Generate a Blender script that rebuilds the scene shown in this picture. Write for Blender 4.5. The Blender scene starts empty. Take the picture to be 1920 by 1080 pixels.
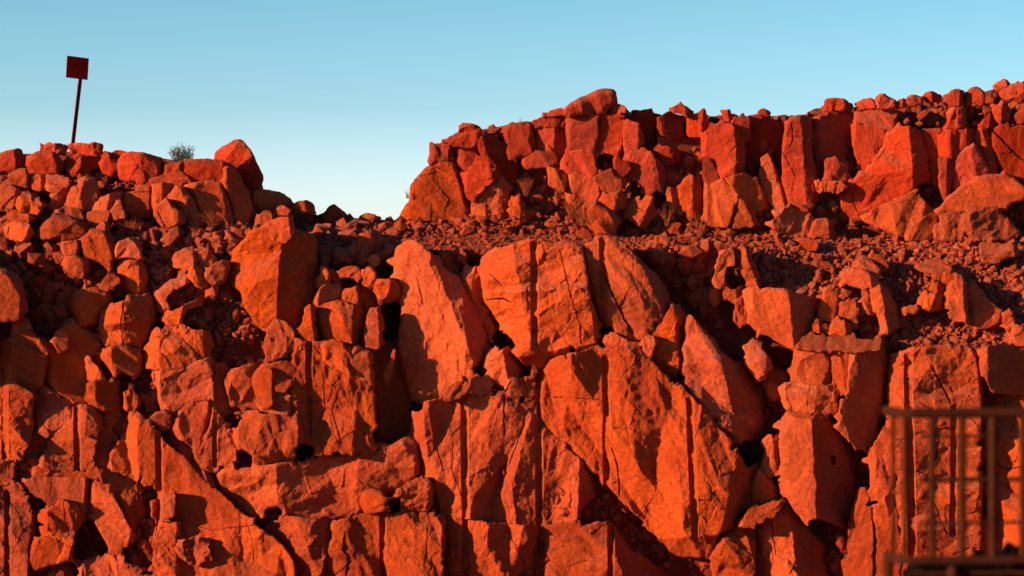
import bpy, bmesh, math, random
import numpy as np
from mathutils import Vector, Matrix
from mathutils.geometry import delaunay_2d_cdt

# ------------------------------------------------------------------ camera, sky, sun
sc = bpy.context.scene
C = sc.collection
cam_d = bpy.data.cameras.new('camera'); cam = bpy.data.objects.new('camera', cam_d); C.objects.link(cam)
cam.location = (0, -40, 0); cam.rotation_euler = (math.radians(90), 0, 0)
cam_d.lens = 90; cam_d.sensor_width = 36; cam_d.clip_end = 20000
cam_d.dof.use_dof = True; cam_d.dof.focus_distance = 40.6; cam_d.dof.aperture_fstop = 2.1
sc.camera = cam
SUN_AZ, SUN_EL = 62.0, 14.0
w = bpy.data.worlds.new('World'); sc.world = w; w.use_nodes = True
nt = w.node_tree; bg = nt.nodes['Background']
sky = nt.nodes.new('ShaderNodeTexSky'); sky.sky_type = 'NISHITA'; sky.sun_disc = False
sky.sun_elevation = math.radians(SUN_EL); sky.sun_rotation = math.radians(180 + SUN_AZ)
sky.air_density = 1.0; sky.dust_density = 0.6; sky.ozone_density = 1.6
# the sky pales towards the horizon: the colour follows the height above it
tcw = nt.nodes.new('ShaderNodeTexCoord'); sep = nt.nodes.new('ShaderNodeSeparateXYZ'); nt.links.new(tcw.outputs['Generated'], sep.inputs[0])
rmp = nt.nodes.new('ShaderNodeValToRGB'); nt.links.new(sep.outputs['Z'], rmp.inputs[0])
el = rmp.color_ramp.elements
el[0].position = 0.0; el[0].color = (.74, .79, 1.12, 1)
el[1].position = 1.0; el[1].color = (.09, .16, .25, 1)
for pp, cc in ((.035, (.59, .67, .97)), (.07, (.345, .49, .66)), (.112, (.265, .44, .55)), (.3, (.115, .22, .33))):
    e_ = el.new(pp); e_.color = (*cc, 1)
mulw = nt.nodes.new('ShaderNodeMixRGB'); mulw.blend_type = 'MULTIPLY'; mulw.inputs[0].default_value = 1
nt.links.new(sky.outputs[0], mulw.inputs[1]); nt.links.new(rmp.outputs[0], mulw.inputs[2])
nt.links.new(mulw.outputs[0], bg.inputs[0]); bg.inputs[1].default_value = 0.127
sd = bpy.data.lights.new('sun', 'SUN'); so = bpy.data.objects.new('sun', sd); C.objects.link(so)
sd.energy = 5.0; sd.angle = math.radians(0.5); sd.color = (1.0, 0.44, 0.21)
A, E = math.radians(SUN_AZ), math.radians(SUN_EL)
ldir = Vector((math.sin(A)*math.cos(E), math.cos(A)*math.cos(E), -math.sin(E)))
so.rotation_euler = ldir.to_track_quat('-Z', 'Y').to_euler()
sc.view_settings.view_transform = 'Standard'; sc.view_settings.look = 'None'
sc.view_settings.exposure = 1.32; sc.view_settings.gamma = 1

# ------------------------------------------------------------------ place helpers
# a place on the rock face is given as (x, y) across and down the face and h towards the viewer; 120 units = 1 m
def P(x, y, h):
    D = 40 - h/120.0; k = D/4800.0
    return ((x-960)*k, D-40, -(y-540)*k)
def Parr(x, y, h):
    D = 40 - h/120.0; k = D/4800.0
    return np.stack([(x-960)*k, D-40, -(y-540)*k], 1)

def hsh(ix, iy, s):
    with np.errstate(over='ignore'):
        n = (ix.astype(np.int64)*374761393 + iy.astype(np.int64)*668265263 + int(s)*982451653) & 0xffffffff
        n = ((n ^ (n >> 13))*1274126177) & 0xffffffff
        n = ((n ^ (n >> 15))*2246822519) & 0xffffffff
    return ((n ^ (n >> 16)) & 0xffffff)/float(0x1000000)
def vnoise(x, y, s):
    ix, iy = np.floor(x), np.floor(y); fx, fy = x-ix, y-iy
    fx = fx*fx*(3-2*fx); fy = fy*fy*(3-2*fy)
    a, b = hsh(ix, iy, s), hsh(ix+1, iy, s); c, d = hsh(ix, iy+1, s), hsh(ix+1, iy+1, s)
    return (a*(1-fx)+b*fx)*(1-fy) + (c*(1-fx)+d*fx)*fy - .5
def fbm(x, y, s, o=4):
    r = 0; a = 1.0
    for i in range(o):
        r = r + a*vnoise(x*2**i, y*2**i, s+i*17); a *= .5
    return r
def conch(x, y, cell, s):
    """scooped fracture facets that meet in sharp ridges"""
    X, Y = x/cell, y/cell; ix, iy = np.floor(X), np.floor(Y); out = None
    for dx in (-1, 0, 1):
        for dy in (-1, 0, 1):
            jx, jy = ix+dx, iy+dy
            sx = jx + hsh(jx, jy, s+1); sy = jy + hsh(jx, jy, s+2)
            ddx, ddy = X-sx, Y-sy
            v = .55*hsh(jx, jy, s+3) + (hsh(jx, jy, s+4)-.5)*1.3*ddx + (hsh(jx, jy, s+5)-.5)*1.3*ddy + .9*(ddx*ddx+ddy*ddy)
            out = v if out is None else np.minimum(out, v)
    return (out-.35)*cell
def tin(x, y, cell, s):
    """flat triangular facets of uneven size"""
    X, Y = x/cell, y/cell; ix, iy = np.floor(X), np.floor(Y); out = np.zeros(x.shape); done = np.zeros(x.shape, bool)
    def node(i, j): return i+.5+(hsh(i, j, s+1)-.5)*.8, j+.5+(hsh(i, j, s+2)-.5)*.8, hsh(i, j, s+3)-.5
    for dx in (0, -1, 1, -2):
        for dy in (0, -1, 1, -2):
            a, b, c, d = node(ix+dx, iy+dy), node(ix+dx+1, iy+dy), node(ix+dx+1, iy+dy+1), node(ix+dx, iy+dy+1)
            for p, q, r in ((a, b, c), (a, c, d)):
                den = (q[1]-r[1])*(p[0]-r[0])+(r[0]-q[0])*(p[1]-r[1]); den = np.where(np.abs(den) < 1e-6, 1e-6, den)
                l0 = ((q[1]-r[1])*(X-r[0])+(r[0]-q[0])*(Y-r[1]))/den; l1 = ((r[1]-p[1])*(X-r[0])+(p[0]-r[0])*(Y-r[1]))/den; l2 = 1-l0-l1
                m = (l0 >= -1e-6) & (l1 >= -1e-6) & (l2 >= -1e-6) & ~done
                out = np.where(m, l0*p[2]+l1*q[2]+l2*r[2], out); done |= m
    return out*cell
def steps(x, y, cell, s):
    """flat broken plates at different levels"""
    X, Y = x/cell, y/cell; ix, iy = np.floor(X), np.floor(Y)
    best = np.full(x.shape, 9e9); val = np.zeros(x.shape)
    for dx in (-1, 0, 1):
        for dy in (-1, 0, 1):
            jx, jy = ix+dx, iy+dy
            ddx = X-jx-hsh(jx, jy, s+1); ddy = Y-jy-hsh(jx, jy, s+2)
            d = ddx*ddx+ddy*ddy
            v = (hsh(jx, jy, s+3)-.5)*.5 + (hsh(jx, jy, s+4)-.5)*.9*ddx + (hsh(jx, jy, s+5)-.5)*.9*ddy
            m = d < best; best = np.where(m, d, best); val = np.where(m, v, val)
    return val*cell

# ------------------------------------------------------------------ materials
def rock_mat(name, c1, c2, c3, bump=1.0):
    m = bpy.data.materials.new(name); m.use_nodes = True; n = m.node_tree; N = n.nodes; L = n.links
    b = N['Principled BSDF']; b.inputs['Roughness'].default_value = .92; b.inputs['Specular IOR Level'].default_value = .15
    tc = N.new('ShaderNodeTexCoord'); oi = N.new('ShaderNodeObjectInfo')
    ad = N.new('ShaderNodeVectorMath'); ad.operation = 'ADD'; L.new(tc.outputs['Object'], ad.inputs[0]); L.new(oi.outputs['Location'], ad.inputs[1])
    def noise(sc_, det, rough=.6, dist=0):
        t = N.new('ShaderNodeTexNoise'); t.inputs['Scale'].default_value = sc_; t.inputs['Detail'].default_value = det
        t.inputs['Roughness'].default_value = rough; t.inputs['Distortion'].default_value = dist
        L.new(ad.outputs[0], t.inputs['Vector']); return t
    n1 = noise(.9, 5, .6, .4); n2 = noise(14, 6, .7); n3 = noise(3.2, 8, .65, .8); n4 = noise(60, 4, .7)
    r = N.new('ShaderNodeValToRGB'); L.new(n1.outputs[0], r.inputs[0])
    r.color_ramp.elements[0].position = .34; r.color_ramp.elements[0].color = (*c1, 1)
    r.color_ramp.elements[1].position = .66; r.color_ramp.elements[1].color = (*c2, 1)
    mx = N.new('ShaderNodeMixRGB'); mx.inputs[2].default_value = (*c3, 1); L.new(r.outputs[0], mx.inputs[1])
    mr = N.new('ShaderNodeMapRange'); mr.inputs[1].default_value = .47; mr.inputs[2].default_value = .72; mr.inputs[4].default_value = .6
    L.new(n3.outputs[0], mr.inputs[0]); L.new(mr.outputs[0], mx.inputs[0])
    ge = N.new('ShaderNodeNewGeometry'); sz = N.new('ShaderNodeSeparateXYZ'); L.new(ge.outputs['Normal'], sz.inputs[0])
    dn = N.new('ShaderNodeMath'); dn.operation = 'MULTIPLY_ADD'; dn.inputs[1].default_value = .5; L.new(n2.outputs[0], dn.inputs[0]); L.new(sz.outputs['Z'], dn.inputs[2])
    dr = N.new('ShaderNodeMapRange'); dr.inputs[1].default_value = .48; dr.inputs[2].default_value = .95; dr.inputs[4].default_value = .75; L.new(dn.outputs[0], dr.inputs[0])
    du = N.new('ShaderNodeMixRGB'); du.inputs[2].default_value = (.27, .085, .045, 1); L.new(dr.outputs[0], du.inputs[0]); L.new(mx.outputs[0], du.inputs[1])   # pale dust that has settled on ledges
    hv = N.new('ShaderNodeHueSaturation'); L.new(du.outputs[0], hv.inputs['Color'])
    mv = N.new('ShaderNodeMapRange'); mv.inputs[1].default_value = .25; mv.inputs[2].default_value = .75; mv.inputs[3].default_value = .66; mv.inputs[4].default_value = 1.28
    L.new(n2.outputs[0], mv.inputs[0])
    mo = N.new('ShaderNodeMath'); mo.operation = 'MULTIPLY_ADD'; mo.inputs[1].default_value = .5; mo.inputs[2].default_value = .74
    L.new(oi.outputs['Random'], mo.inputs[0])
    mm = N.new('ShaderNodeMath'); mm.operation = 'MULTIPLY'; L.new(mv.outputs[0], mm.inputs[0]); L.new(mo.outputs[0], mm.inputs[1])
    ow = N.new('ShaderNodeTexWhiteNoise'); ow.noise_dimensions = '1D'; L.new(oi.outputs['Random'], ow.inputs['W'])
    sm = N.new('ShaderNodeMapRange'); sm.inputs[3].default_value = .95; sm.inputs[4].default_value = 1.03; L.new(ow.outputs['Value'], sm.inputs[0]); L.new(sm.outputs[0], hv.inputs['Saturation'])
    L.new(mm.outputs[0], hv.inputs['Value']); L.new(hv.outputs[0], b.inputs['Base Color'])
    vo = N.new('ShaderNodeTexVoronoi'); vo.inputs['Scale'].default_value = 9; vo.feature = 'DISTANCE_TO_EDGE'
    wv = N.new('ShaderNodeVectorMath'); wv.operation = 'MULTIPLY_ADD'; wv.inputs[1].default_value = (.25, .25, .25)
    L.new(n3.outputs[1], wv.inputs[0]); L.new(ad.outputs[0], wv.inputs[2]); L.new(wv.outputs[0], vo.inputs['Vector'])
    cr = N.new('ShaderNodeMapRange'); cr.inputs[1].default_value = 0; cr.inputs[2].default_value = .035; L.new(vo.outputs['Distance'], cr.inputs[0])
    s1 = N.new('ShaderNodeMath'); s1.operation = 'MULTIPLY_ADD'; s1.inputs[1].default_value = .35
    L.new(n4.outputs[0], s1.inputs[0]); L.new(n2.outputs[0], s1.inputs[2])
    s2 = N.new('ShaderNodeMath'); s2.operation = 'MULTIPLY_ADD'; s2.inputs[1].default_value = 1.6
    L.new(n3.outputs[0], s2.inputs[0]); L.new(s1.outputs[0], s2.inputs[2])
    s3 = N.new('ShaderNodeMath'); s3.operation = 'MULTIPLY_ADD'; s3.inputs[1].default_value = .12
    L.new(cr.outputs[0], s3.inputs[0]); L.new(s2.outputs[0], s3.inputs[2])
    bp = N.new('ShaderNodeBump'); bp.inputs['Strength'].default_value = .95*bump; bp.inputs['Distance'].default_value = .04
    L.new(s3.outputs[0], bp.inputs['Height']); L.new(bp.outputs[0], b.inputs['Normal'])
    return m
def plain_mat(name, col, rough=.7, metal=0, var=.25, scale=20, bump=.2):
    m = bpy.data.materials.new(name); m.use_nodes = True; n = m.node_tree; N = n.nodes; L = n.links
    b = N['Principled BSDF']; b.inputs['Roughness'].default_value = rough; b.inputs['Specular IOR Level'].default_value = .2 if rough < .79 else 0.0; b.inputs['Metallic'].default_value = metal
    tc = N.new('ShaderNodeTexCoord'); t = N.new('ShaderNodeTexNoise'); t.inputs['Scale'].default_value = scale; t.inputs['Detail'].default_value = 6
    L.new(tc.outputs['Object'], t.inputs['Vector'])
    r = N.new('ShaderNodeValToRGB'); L.new(t.outputs[0], r.inputs[0])
    r.color_ramp.elements[0].position = .3; r.color_ramp.elements[0].color = (*[c*(1-var) for c in col], 1)
    r.color_ramp.elements[1].position = .7; r.color_ramp.elements[1].color = (*[c*(1+var) for c in col], 1)
    L.new(r.outputs[0], b.inputs['Base Color'])
    bp = N.new('ShaderNodeBump'); bp.inputs['Strength'].default_value = bump; bp.inputs['Distance'].default_value = .01
    L.new(t.outputs[0], bp.inputs['Height']); L.new(bp.outputs[0], b.inputs['Normal'])
    return m
M_WALL = rock_mat('red_rock', (.275, .046, .013), (.40, .086, .019), (.27, .062, .027))
M_TOP = rock_mat('sunset_red_rock', (.265, .031, .011), (.30, .040, .013), (.215, .033, .016), .9)  # redder sunset light on the upper rocks is put into this colour
M_BACK = rock_mat('earth_between_rocks', (0.167, 0.0331, 0.0146), (0.205, 0.0413, 0.0158), (0.129, 0.0290, 0.0158), 1.4)
M_GRAVEL = rock_mat('red_gravel', (0.205, 0.0413, 0.0158), (0.266, 0.0568, 0.0231), (0.144, 0.0331, 0.0182), .6)
M_GROUND = rock_mat('quarry_earth', (0.167, 0.0465, 0.0219), (0.205, 0.0568, 0.0243), (0.137, 0.0413, 0.0219), .6)

def tag(o, label=None, cat=None, group=None, kind=None):
    if label: o['label'] = label
    if cat: o['category'] = cat
    if group: o['group'] = group
    if kind: o['kind'] = kind
    return o
def link_mesh(name, verts, faces, mat, smooth=True, parent=None, sharp=None):
    me = bpy.data.meshes.new(name); me.from_pydata(verts, [], faces); me.materials.append(mat)
    if smooth: me.polygons.foreach_set('use_smooth', [True]*len(me.polygons))
    me.update()
    if sharp: me.set_sharp_from_angle(angle=math.radians(sharp))
    o = bpy.data.objects.new(name, me); C.objects.link(o)
    if parent: o.parent = parent
    return o

# ------------------------------------------------------------------ the bank behind the blocks
TX = [-2600, -400, 0, 150, 300, 450, 600, 700, 760, 900, 1100, 1300, 1500, 1700, 1920, 2400, 4400]
TY = [100, 280, 350, 410, 440, 470, 540, 640, 700, 800, 900, 1000, 1500]
TH = [
 [-560]*17,
 [-420,-420,-420,-410,-420,-430,-430,-420,-400,-390,-390,-390,-390,-390,-390,-390,-390],
 [-280,-280,-280,-280,-290,-330,-410,-420,-390,-380,-380,-380,-380,-380,-380,-380,-380],
 [-190,-190,-190,-190,-190,-225,-370,-385,-370,-350,-345,-345,-345,-345,-345,-345,-345],
 [-140,-140,-140,-140,-130,-130,-240,-250,-250,-280,-320,-320,-330,-340,-340,-340,-340],
 [-110,-110,-110,-100,-105,-110,-140,-150,-150,-120,-100,-100,-180,-190,-190,-190,-190],
 [ -90, -90, -90, -80, -80, -80,-110,-130,-180,-160, -70,-120,-105,-100,-100,-100,-100],
 [ -50, -50, -50, -40, -40, -45, -80,-130,-220,-130, -50, -90, -55, -40, -40, -40, -40],
 [ -35, -35, -35, -35, -30, -30, -55,-130,-220, -85, -35, -85, -55, -35, -30, -30, -30],
 [ -25, -25, -25, -25, -25, -25, -45,-100,-140, -35, -30, -80, -80, -40, -25, -25, -25],
 [ -25, -25, -25, -25, -25, -35, -60, -60, -40, -25, -30, -80, -80, -35, -25, -25, -25],
 [ -20, -20, -20, -20, -20, -30, -60, -60, -25, -20, -40, -80, -70, -30, -20, -20, -20],
 [  20,  20,  20,  20,  20,  20,  20,  20,  20,  20,  20,  20,  20,  20,  20,  20,  20]]
TXa, TYa, THa = np.array(TX, float), np.array(TY, float), np.array(TH, float)
def h0(x, y):
    x = np.clip(np.atleast_1d(np.asarray(x, float)), TXa[0], TXa[-1]-1e-3); y = np.clip(np.atleast_1d(np.asarray(y, float)), TYa[0], TYa[-1]-1e-3)
    i = np.clip(np.searchsorted(TXa, x, 'right')-1, 0, len(TX)-2); j = np.clip(np.searchsorted(TYa, y, 'right')-1, 0, len(TY)-2)
    u = (x-TXa[i])/(TXa[i+1]-TXa[i]); v = (y-TYa[j])/(TYa[j+1]-TYa[j])
    return (THa[j, i]*(1-u)+THa[j, i+1]*u)*(1-v) + (THa[j+1, i]*(1-u)+THa[j+1, i+1]*u)*v
SKX = [-2600, -900, -400, 0, 60, 120, 200, 300, 345, 420, 440, 470, 545, 600, 740, 770, 790, 810, 835, 870, 950, 1060, 1180, 1300, 1510, 1530, 1640, 1700, 1770, 1810, 1860, 1935, 2400, 4400]
SKY = [220, 260, 300, 290, 288, 284, 286, 296, 303, 308, 330, 366, 390, 406, 413, 390, 348, 316, 274, 246, 237, 218, 212, 218, 217, 203, 199, 192, 187, 182, 168, 155, 150, 150]
def bank_h(x, y):
    h = h0(x, y)
    wx, wy = x + 14*fbm(x/40, y/40, 5), y + 14*fbm(x/40, y/40, 9)
    # unseen swell of the bank, added left of view to throw shade rightwards
    h = h + 150*np.clip((x+420)/80, 0, 1)*np.clip((-55-x)/30, 0, 1)*np.clip((y-425)/40, 0, 1)*np.clip((720-y)/60, 0, 1)
    out = ((x < -30) | (x > 1960)).astype(float)
    wall = np.clip((y-625)/30, 0, 1) + ((x > 760) & (y < 415)).astype(float)
    h = h + 10*((x > 760) & (y < 415) & (y > 235)) + wall*(.7*tin(wx*1.2, wy*.85, 60, 13) + .4*steps(wx*1.1, wy*.8, 46, 18) + .5*tin(wx, wy, 24, 28)) + (1-wall)*.30*conch(wx, wy, 44, 3)
    return h + .25*conch(wx, wy, 17, 7) + (3+3*(1-wall))*fbm(x/14, y/14, 3) + out*(.8*conch(wx, wy*.7, 150, 31) + .4*steps(wx, wy, 70, 8))
def build_bank():
    xs = np.concatenate([np.linspace(-2600, -150, 90), np.arange(-140, 2065, 5.0), np.linspace(2080, 4400, 90)])
    nv = 210; t = np.linspace(0, 1, nv)**1.05
    top = np.interp(xs, SKX, SKY)
    X = np.repeat(xs[None], nv, 0); Y = top[None]*(1-t[:, None]) + 1500*t[:, None]
    X = X + 1.5*(hsh(np.round(X*7), np.round(Y*7), 3)-.5); H = bank_h(X.ravel(), Y.ravel())
    V = Parr(X.ravel(), Y.ravel(), H); rows = nv; nx = len(xs)
    # the plateau behind the edge
    back = []
    f = V[:nx]
    for k, dd in enumerate((.6, 1.6, 4, 9, 20, 60)):
        r = f.copy(); r[:, 1] = f[:, 1]+dd; r[:, 2] = f[:, 2] - .02*dd + .15*fbm(r[:, 0]*.7, r[:, 1]*.7, 4); r[:, 2] = np.minimum(r[:, 2], f[:, 2]+.02)
        back.append(r)
    VV = np.concatenate(back[::-1]+[V]); R = rows+len(back)
    idx = np.arange(R*nx).reshape(R, nx)
    F = np.stack([idx[:-1, :-1], idx[1:, :-1], idx[1:, 1:], idx[:-1, 1:]], -1).reshape(-1, 4)
    o = link_mesh('cliff', VV.tolist(), F.tolist(), M_BACK, sharp=25); tag(o, kind='structure')
    o['label'] = 'broken red earth bank behind the fractured blocks'
build_bank()
def build_ground():
    prof = [(-3000, -1.95), (-60, -1.95), (-40, -1.95), (-26, -1.95), (-4, -5.2), (0.6, -5.3), (6, -5.4), (3000, -5.4)]
    xs = [-3000, -300, -60] + [-30+i*1.5 for i in range(41)] + [60, 300, 3000]
    V = []; F = []
    for y, z in prof:
        for x in xs: V.append((x, y, z + (random.Random(int(x*7+y*3)).random()-.5)*.06))
    n = len(xs)
    for j in range(len(prof)-1):
        for i in range(n-1): a = j*n+i; F.append((a, a+1, a+n+1, a+n))
    o = link_mesh('ground', V, F, M_GROUND); tag(o, kind='structure')
build_ground()

# ------------------------------------------------------------------ fractured blocks and boulders
def pts(s): return [tuple(float(v) for v in p.split(',')) for p in s.split()]
def seg_dist(px, py, ax, ay, bx, by):
    dx, dy = bx-ax, by-ay; L2 = dx*dx+dy*dy+1e-9
    t = np.clip(((px-ax)*dx+(py-ay)*dy)/L2, 0, 1)
    return np.hypot(px-ax-t*dx, py-ay-t*dy)
def poly_sd(px, py, O):
    d = np.full(px.shape, 1e9); ins = np.zeros(px.shape, bool); n = len(O)
    for i in range(n):
        ax, ay = O[i]; bx, by = O[(i+1) % n]
        d = np.minimum(d, seg_dist(px, py, ax, ay, bx, by))
        c = ((ay > py) != (by > py)); 
        if by != ay: ins ^= c & (px < (bx-ax)*(py-ay)/(by-ay)+ax)
    return d, ins
SEED = [100]
ROCKS = []
QUEUE = []
OCC = np.zeros((1400, 2300), np.int16)          # where blocks stand, so that neighbours can close up to one another
def rock(label, outline, **k): QUEUE.append((label, outline, k))
def build_rocks():
    for l, o, k in QUEUE:
        O = pts(o); x0, x1 = int(min(p[0] for p in O))-1, int(max(p[0] for p in O))+2; y0, y1 = int(min(p[1] for p in O))-1, int(max(p[1] for p in O))+2
        gx, gy = np.meshgrid(np.arange(x0, x1), np.arange(y0, y1)); ins = np.zeros(gx.shape, bool); n = len(O)
        for i in range(n):
            ax, ay = O[i]; bx, by = O[(i+1) % n]
            if ay != by: ins ^= ((ay > gy) != (by > gy)) & (gx < (bx-ax)*(gy-ay)/(by-ay)+ax)
        OCC[y0+100:y1+100, x0+100:x1+100][ins] += 1
    for l, o, k in QUEUE: rock_build(l, o, **k)
def occ(x, y): return OCC[int(min(max(y+100, 0), 1399)), int(min(max(x+100, 0), 2299))] > 0
def close_up(D, G):
    n = len(D); g = []
    for i in range(n):
        a, b = D[i-1], D[(i+1) % n]; L = math.dist(a, b)+1e-6; nx, ny = (b[1]-a[1])/L, -(b[0]-a[0])/L
        g.append((nx, ny))
    A = sum(D[i][0]*D[(i+1) % n][1]-D[(i+1) % n][0]*D[i][1] for i in range(n))
    if A < 0: g = [(-a, -b) for a, b in g]
    t = []
    for (x, y), (nx, ny) in zip(D, g):
        v = 0
        if not occ(x+nx*1.2, y+ny*1.2):
            k = 1.5
            while k < 2*G:
                if occ(x+nx*k, y+ny*k): v = k/2; break
                k += 1
        t.append(v)
    t = [(t[i-1]+2*t[i]+t[(i+1) % n])/4 for i in range(n)]
    return [(x+nx*v, y+ny*v) for (x, y), (nx, ny), v in zip(D, g, t)]
def rock_build(label, outline, off=40, sx=0., sy=0., folds=(), g=(), cr=(), rough=1., rnd=None, T=None, base=None, mat=None, cat='rock block', name='rock_block', sp=None, ripple=None, group=None, warp=1.0, grow=None, chips=None, close=None):
    SEED[0] += 37; seed = SEED[0]; rg = random.Random(seed)
    O = pts(outline); n = len(O)
    ar = sum(O[i][0]*O[(i+1) % n][1]-O[(i+1) % n][0]*O[i][1] for i in range(n))/2
    if ar > 0: O = O[::-1]                      # image y runs down: this makes the loop turn the right way for the viewer
    xs_, ys_ = [p[0] for p in O], [p[1] for p in O]
    cx, cy = (min(xs_)+max(xs_))/2, (min(ys_)+max(ys_))/2
    wd, ht = max(xs_)-min(xs_), max(ys_)-min(ys_); size = min(wd, ht); big = max(wd, ht)
    if sp is None: sp = 2.25 if size > 60 else (2.4 if size > 25 else 1.9)
    if rnd is None: rnd = min(2.6, .02*size+.8)
    if close is None: close = 13. if (cy > 600 or cx > 760) else 9.
    if sx == 0 and sy == 0 and not folds and size < 200:
        sx = rg.uniform(-.25, .35); sy = rg.uniform(-.28, .25)
        if rg.random() < .8:                    # a lit left side and a side turned away from the light
            tx = min(xs_)+wd*rg.uniform(.5, .82); ln = rg.uniform(-.25, .25)*ht
            folds = [(tx-ln, min(ys_), tx+ln, max(ys_), rg.uniform(.1, .4), rg.uniform(.8, 1.25), rg.uniform(.4, .7)*wd)]
    if grow is None: grow = 1.6 if cy > 300 else (1.4 if cy > 245 and cx > 760 else .3)
    if T is None: T = max(40., min(150., 1.1*size))
    # cut the corners a little, then break the straight edges up
    q = []
    for i in range(n):
        a, p, b = O[i-1], O[i], O[(i+1) % n]
        la, lb = math.dist(a, p), math.dist(p, b); ca = min(.18*la, rnd*.6); cb = min(.18*lb, rnd*.6)
        if la < 1e-6 or lb < 1e-6: continue
        q.append((p[0]+(a[0]-p[0])*ca/la, p[1]+(a[1]-p[1])*ca/la)); q.append((p[0]+(b[0]-p[0])*cb/lb, p[1]+(b[1]-p[1])*cb/lb))
    if grow:                                    # neighbouring blocks touch
        q2 = []
        for i in range(len(q)):
            a, b = q[i-1], q[(i+1) % len(q)]; L = math.dist(a, b)+1e-6
            q2.append((q[i][0]-(b[1]-a[1])/L*grow*-1, q[i][1]+(b[0]-a[0])/L*grow*-1))
        A0 = abs(sum(q[i][0]*q[(i+1) % len(q)][1]-q[(i+1) % len(q)][0]*q[i][1] for i in range(len(q))))
        A1 = abs(sum(q2[i][0]*q2[(i+1) % len(q)][1]-q2[(i+1) % len(q)][0]*q2[i][1] for i in range(len(q))))
        if A1 < A0: q2 = [(2*a[0]-b[0], 2*a[1]-b[1]) for a, b in zip(q, q2)]
        q = q2
    D = []
    for i in range(len(q)):
        a, b = q[i], q[(i+1) % len(q)]; L = math.dist(a, b)
        if L < .8: continue
        k = max(1, int(round(L/sp))); nxn, nyn = -(b[1]-a[1])/L, (b[0]-a[0])/L
        for j in range(k):
            t = j/k; x, y = a[0]+(b[0]-a[0])*t, a[1]+(b[1]-a[1])*t
            e = min(1, 4*t*(1-t)*1.5)*min(3.6, .07*L+.7)*min(rough+.2, 1.3)
            jj = float(fbm(np.array([x/16]), np.array([y/16]), seed, 3)[0])*2.0*e
            D.append((x+nxn*jj, y+nyn*jj))
    if close: D = close_up(D, close)
    m = len(D)
    # inner points
    gx, gy = np.meshgrid(np.arange(min(xs_), max(xs_), sp), np.arange(min(ys_), max(ys_), sp*.87))
    gx = gx + (np.arange(gx.shape[0]) % 2)[:, None]*sp*.5
    gx = gx.ravel(); gy = gy.ravel()
    r1 = hsh(np.round(gx*13), np.round(gy*13), seed); r2 = hsh(np.round(gx*13), np.round(gy*13), seed+1)
    gx = gx+(r1-.5)*sp*.5; gy = gy+(r2-.5)*sp*.5
    ex, ey = [], []
    keep = np.ones(gx.shape, bool)
    lines = [(a[0], a[1], a[2], a[3], a[4]*1.12, a[5] if len(a) > 5 else a[4]*.8) for a in g]
    for c in cr:
        cp = pts(c[0])
        for i in range(len(cp)-1):
            L = math.dist(cp[i], cp[i+1]); k = max(1, int(L/7)); pv = cp[i]
            for j in range(1, k+1):
                t = j/k; am = 1.5*math.sin(math.pi*t)**.5 if j < k else 0
                q_ = (cp[i][0]+(cp[i+1][0]-cp[i][0])*t + rg.uniform(-am, am), cp[i][1]+(cp[i+1][1]-cp[i][1])*t + rg.uniform(-am, am)*.6)
                f_ = rg.uniform(.35, 1.0); ww = c[1]*.8 if c[1] < 3.5 else c[1]*.5
                lines.append((*pv, *q_, ww*(.6+.4*f_), (c[2] if len(c) > 2 else c[1]*1.6)*f_*.75)); pv = q_
    for (x0, y0, x1, y1, w_, dp) in lines:
        L = math.dist((x0, y0), (x1, y1)); nx_, ny_ = -(y1-y0)/L, (x1-x0)/L
        keep &= seg_dist(gx, gy, x0, y0, x1, y1) > w_/2+1.2
        k = max(2, int(L/2.6)); ofs = (-w_/2-.9, -w_/2+.1, -w_*.3, 0, w_*.3, w_/2-.1, w_/2+.9) if w_ > 5 else (-w_/2-.6, 0, w_/2+.6)
        for j in range(k+1):
            for f in ofs: ex.append(x0+(x1-x0)*j/k+nx_*f); ey.append(y0+(y1-y0)*j/k+ny_*f)
    gx = np.concatenate([gx[keep], np.array(ex)]); gy = np.concatenate([gy[keep], np.array(ey)])
    dd, ins = poly_sd(gx, gy, D); k = ins & (dd > sp*.55); gx, gy = gx[k], gy[k]
    co = [Vector(p) for p in D] + [Vector((a, b)) for a, b in zip(gx.tolist(), gy.tolist())]
    rv, re, rf, ov, oe, of = delaunay_2d_cdt(co, [], [list(range(m))], 1, 1e-4)
    vx = np.array([v.x for v in rv]); vy = np.array([v.y for v in rv])
    om = {}
    for i, l in enumerate(ov):
        for a in l: om[a] = i
    d, _ = poly_sd(vx, vy, D)
    # height of the faces
    wx = vx + warp*(3*fbm(vx/26, vy/26, seed+3) + 1.6*fbm(vx/7, vy/7, seed+4, 2)); wy = vy + warp*(3*fbm(vx/26, vy/26, seed+5) + 1.6*fbm(vx/7, vy/7, seed+6, 2))
    H = sx*(vx-cx) + sy*(vy-cy)
    for f in folds:
        x0, y0, x1, y1, a, b = f[:6]; a *= 1.35; b *= 1.1; L = math.dist((x0, y0), (x1, y1))
        s = ((wx-x0)*(y1-y0)-(wy-y0)*(x1-x0))/L
        F = a*np.minimum(s, 0) - b*np.maximum(s, 0)
        if len(f) > 6: F = np.maximum(F, -f[6])
        H = H + F
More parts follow.
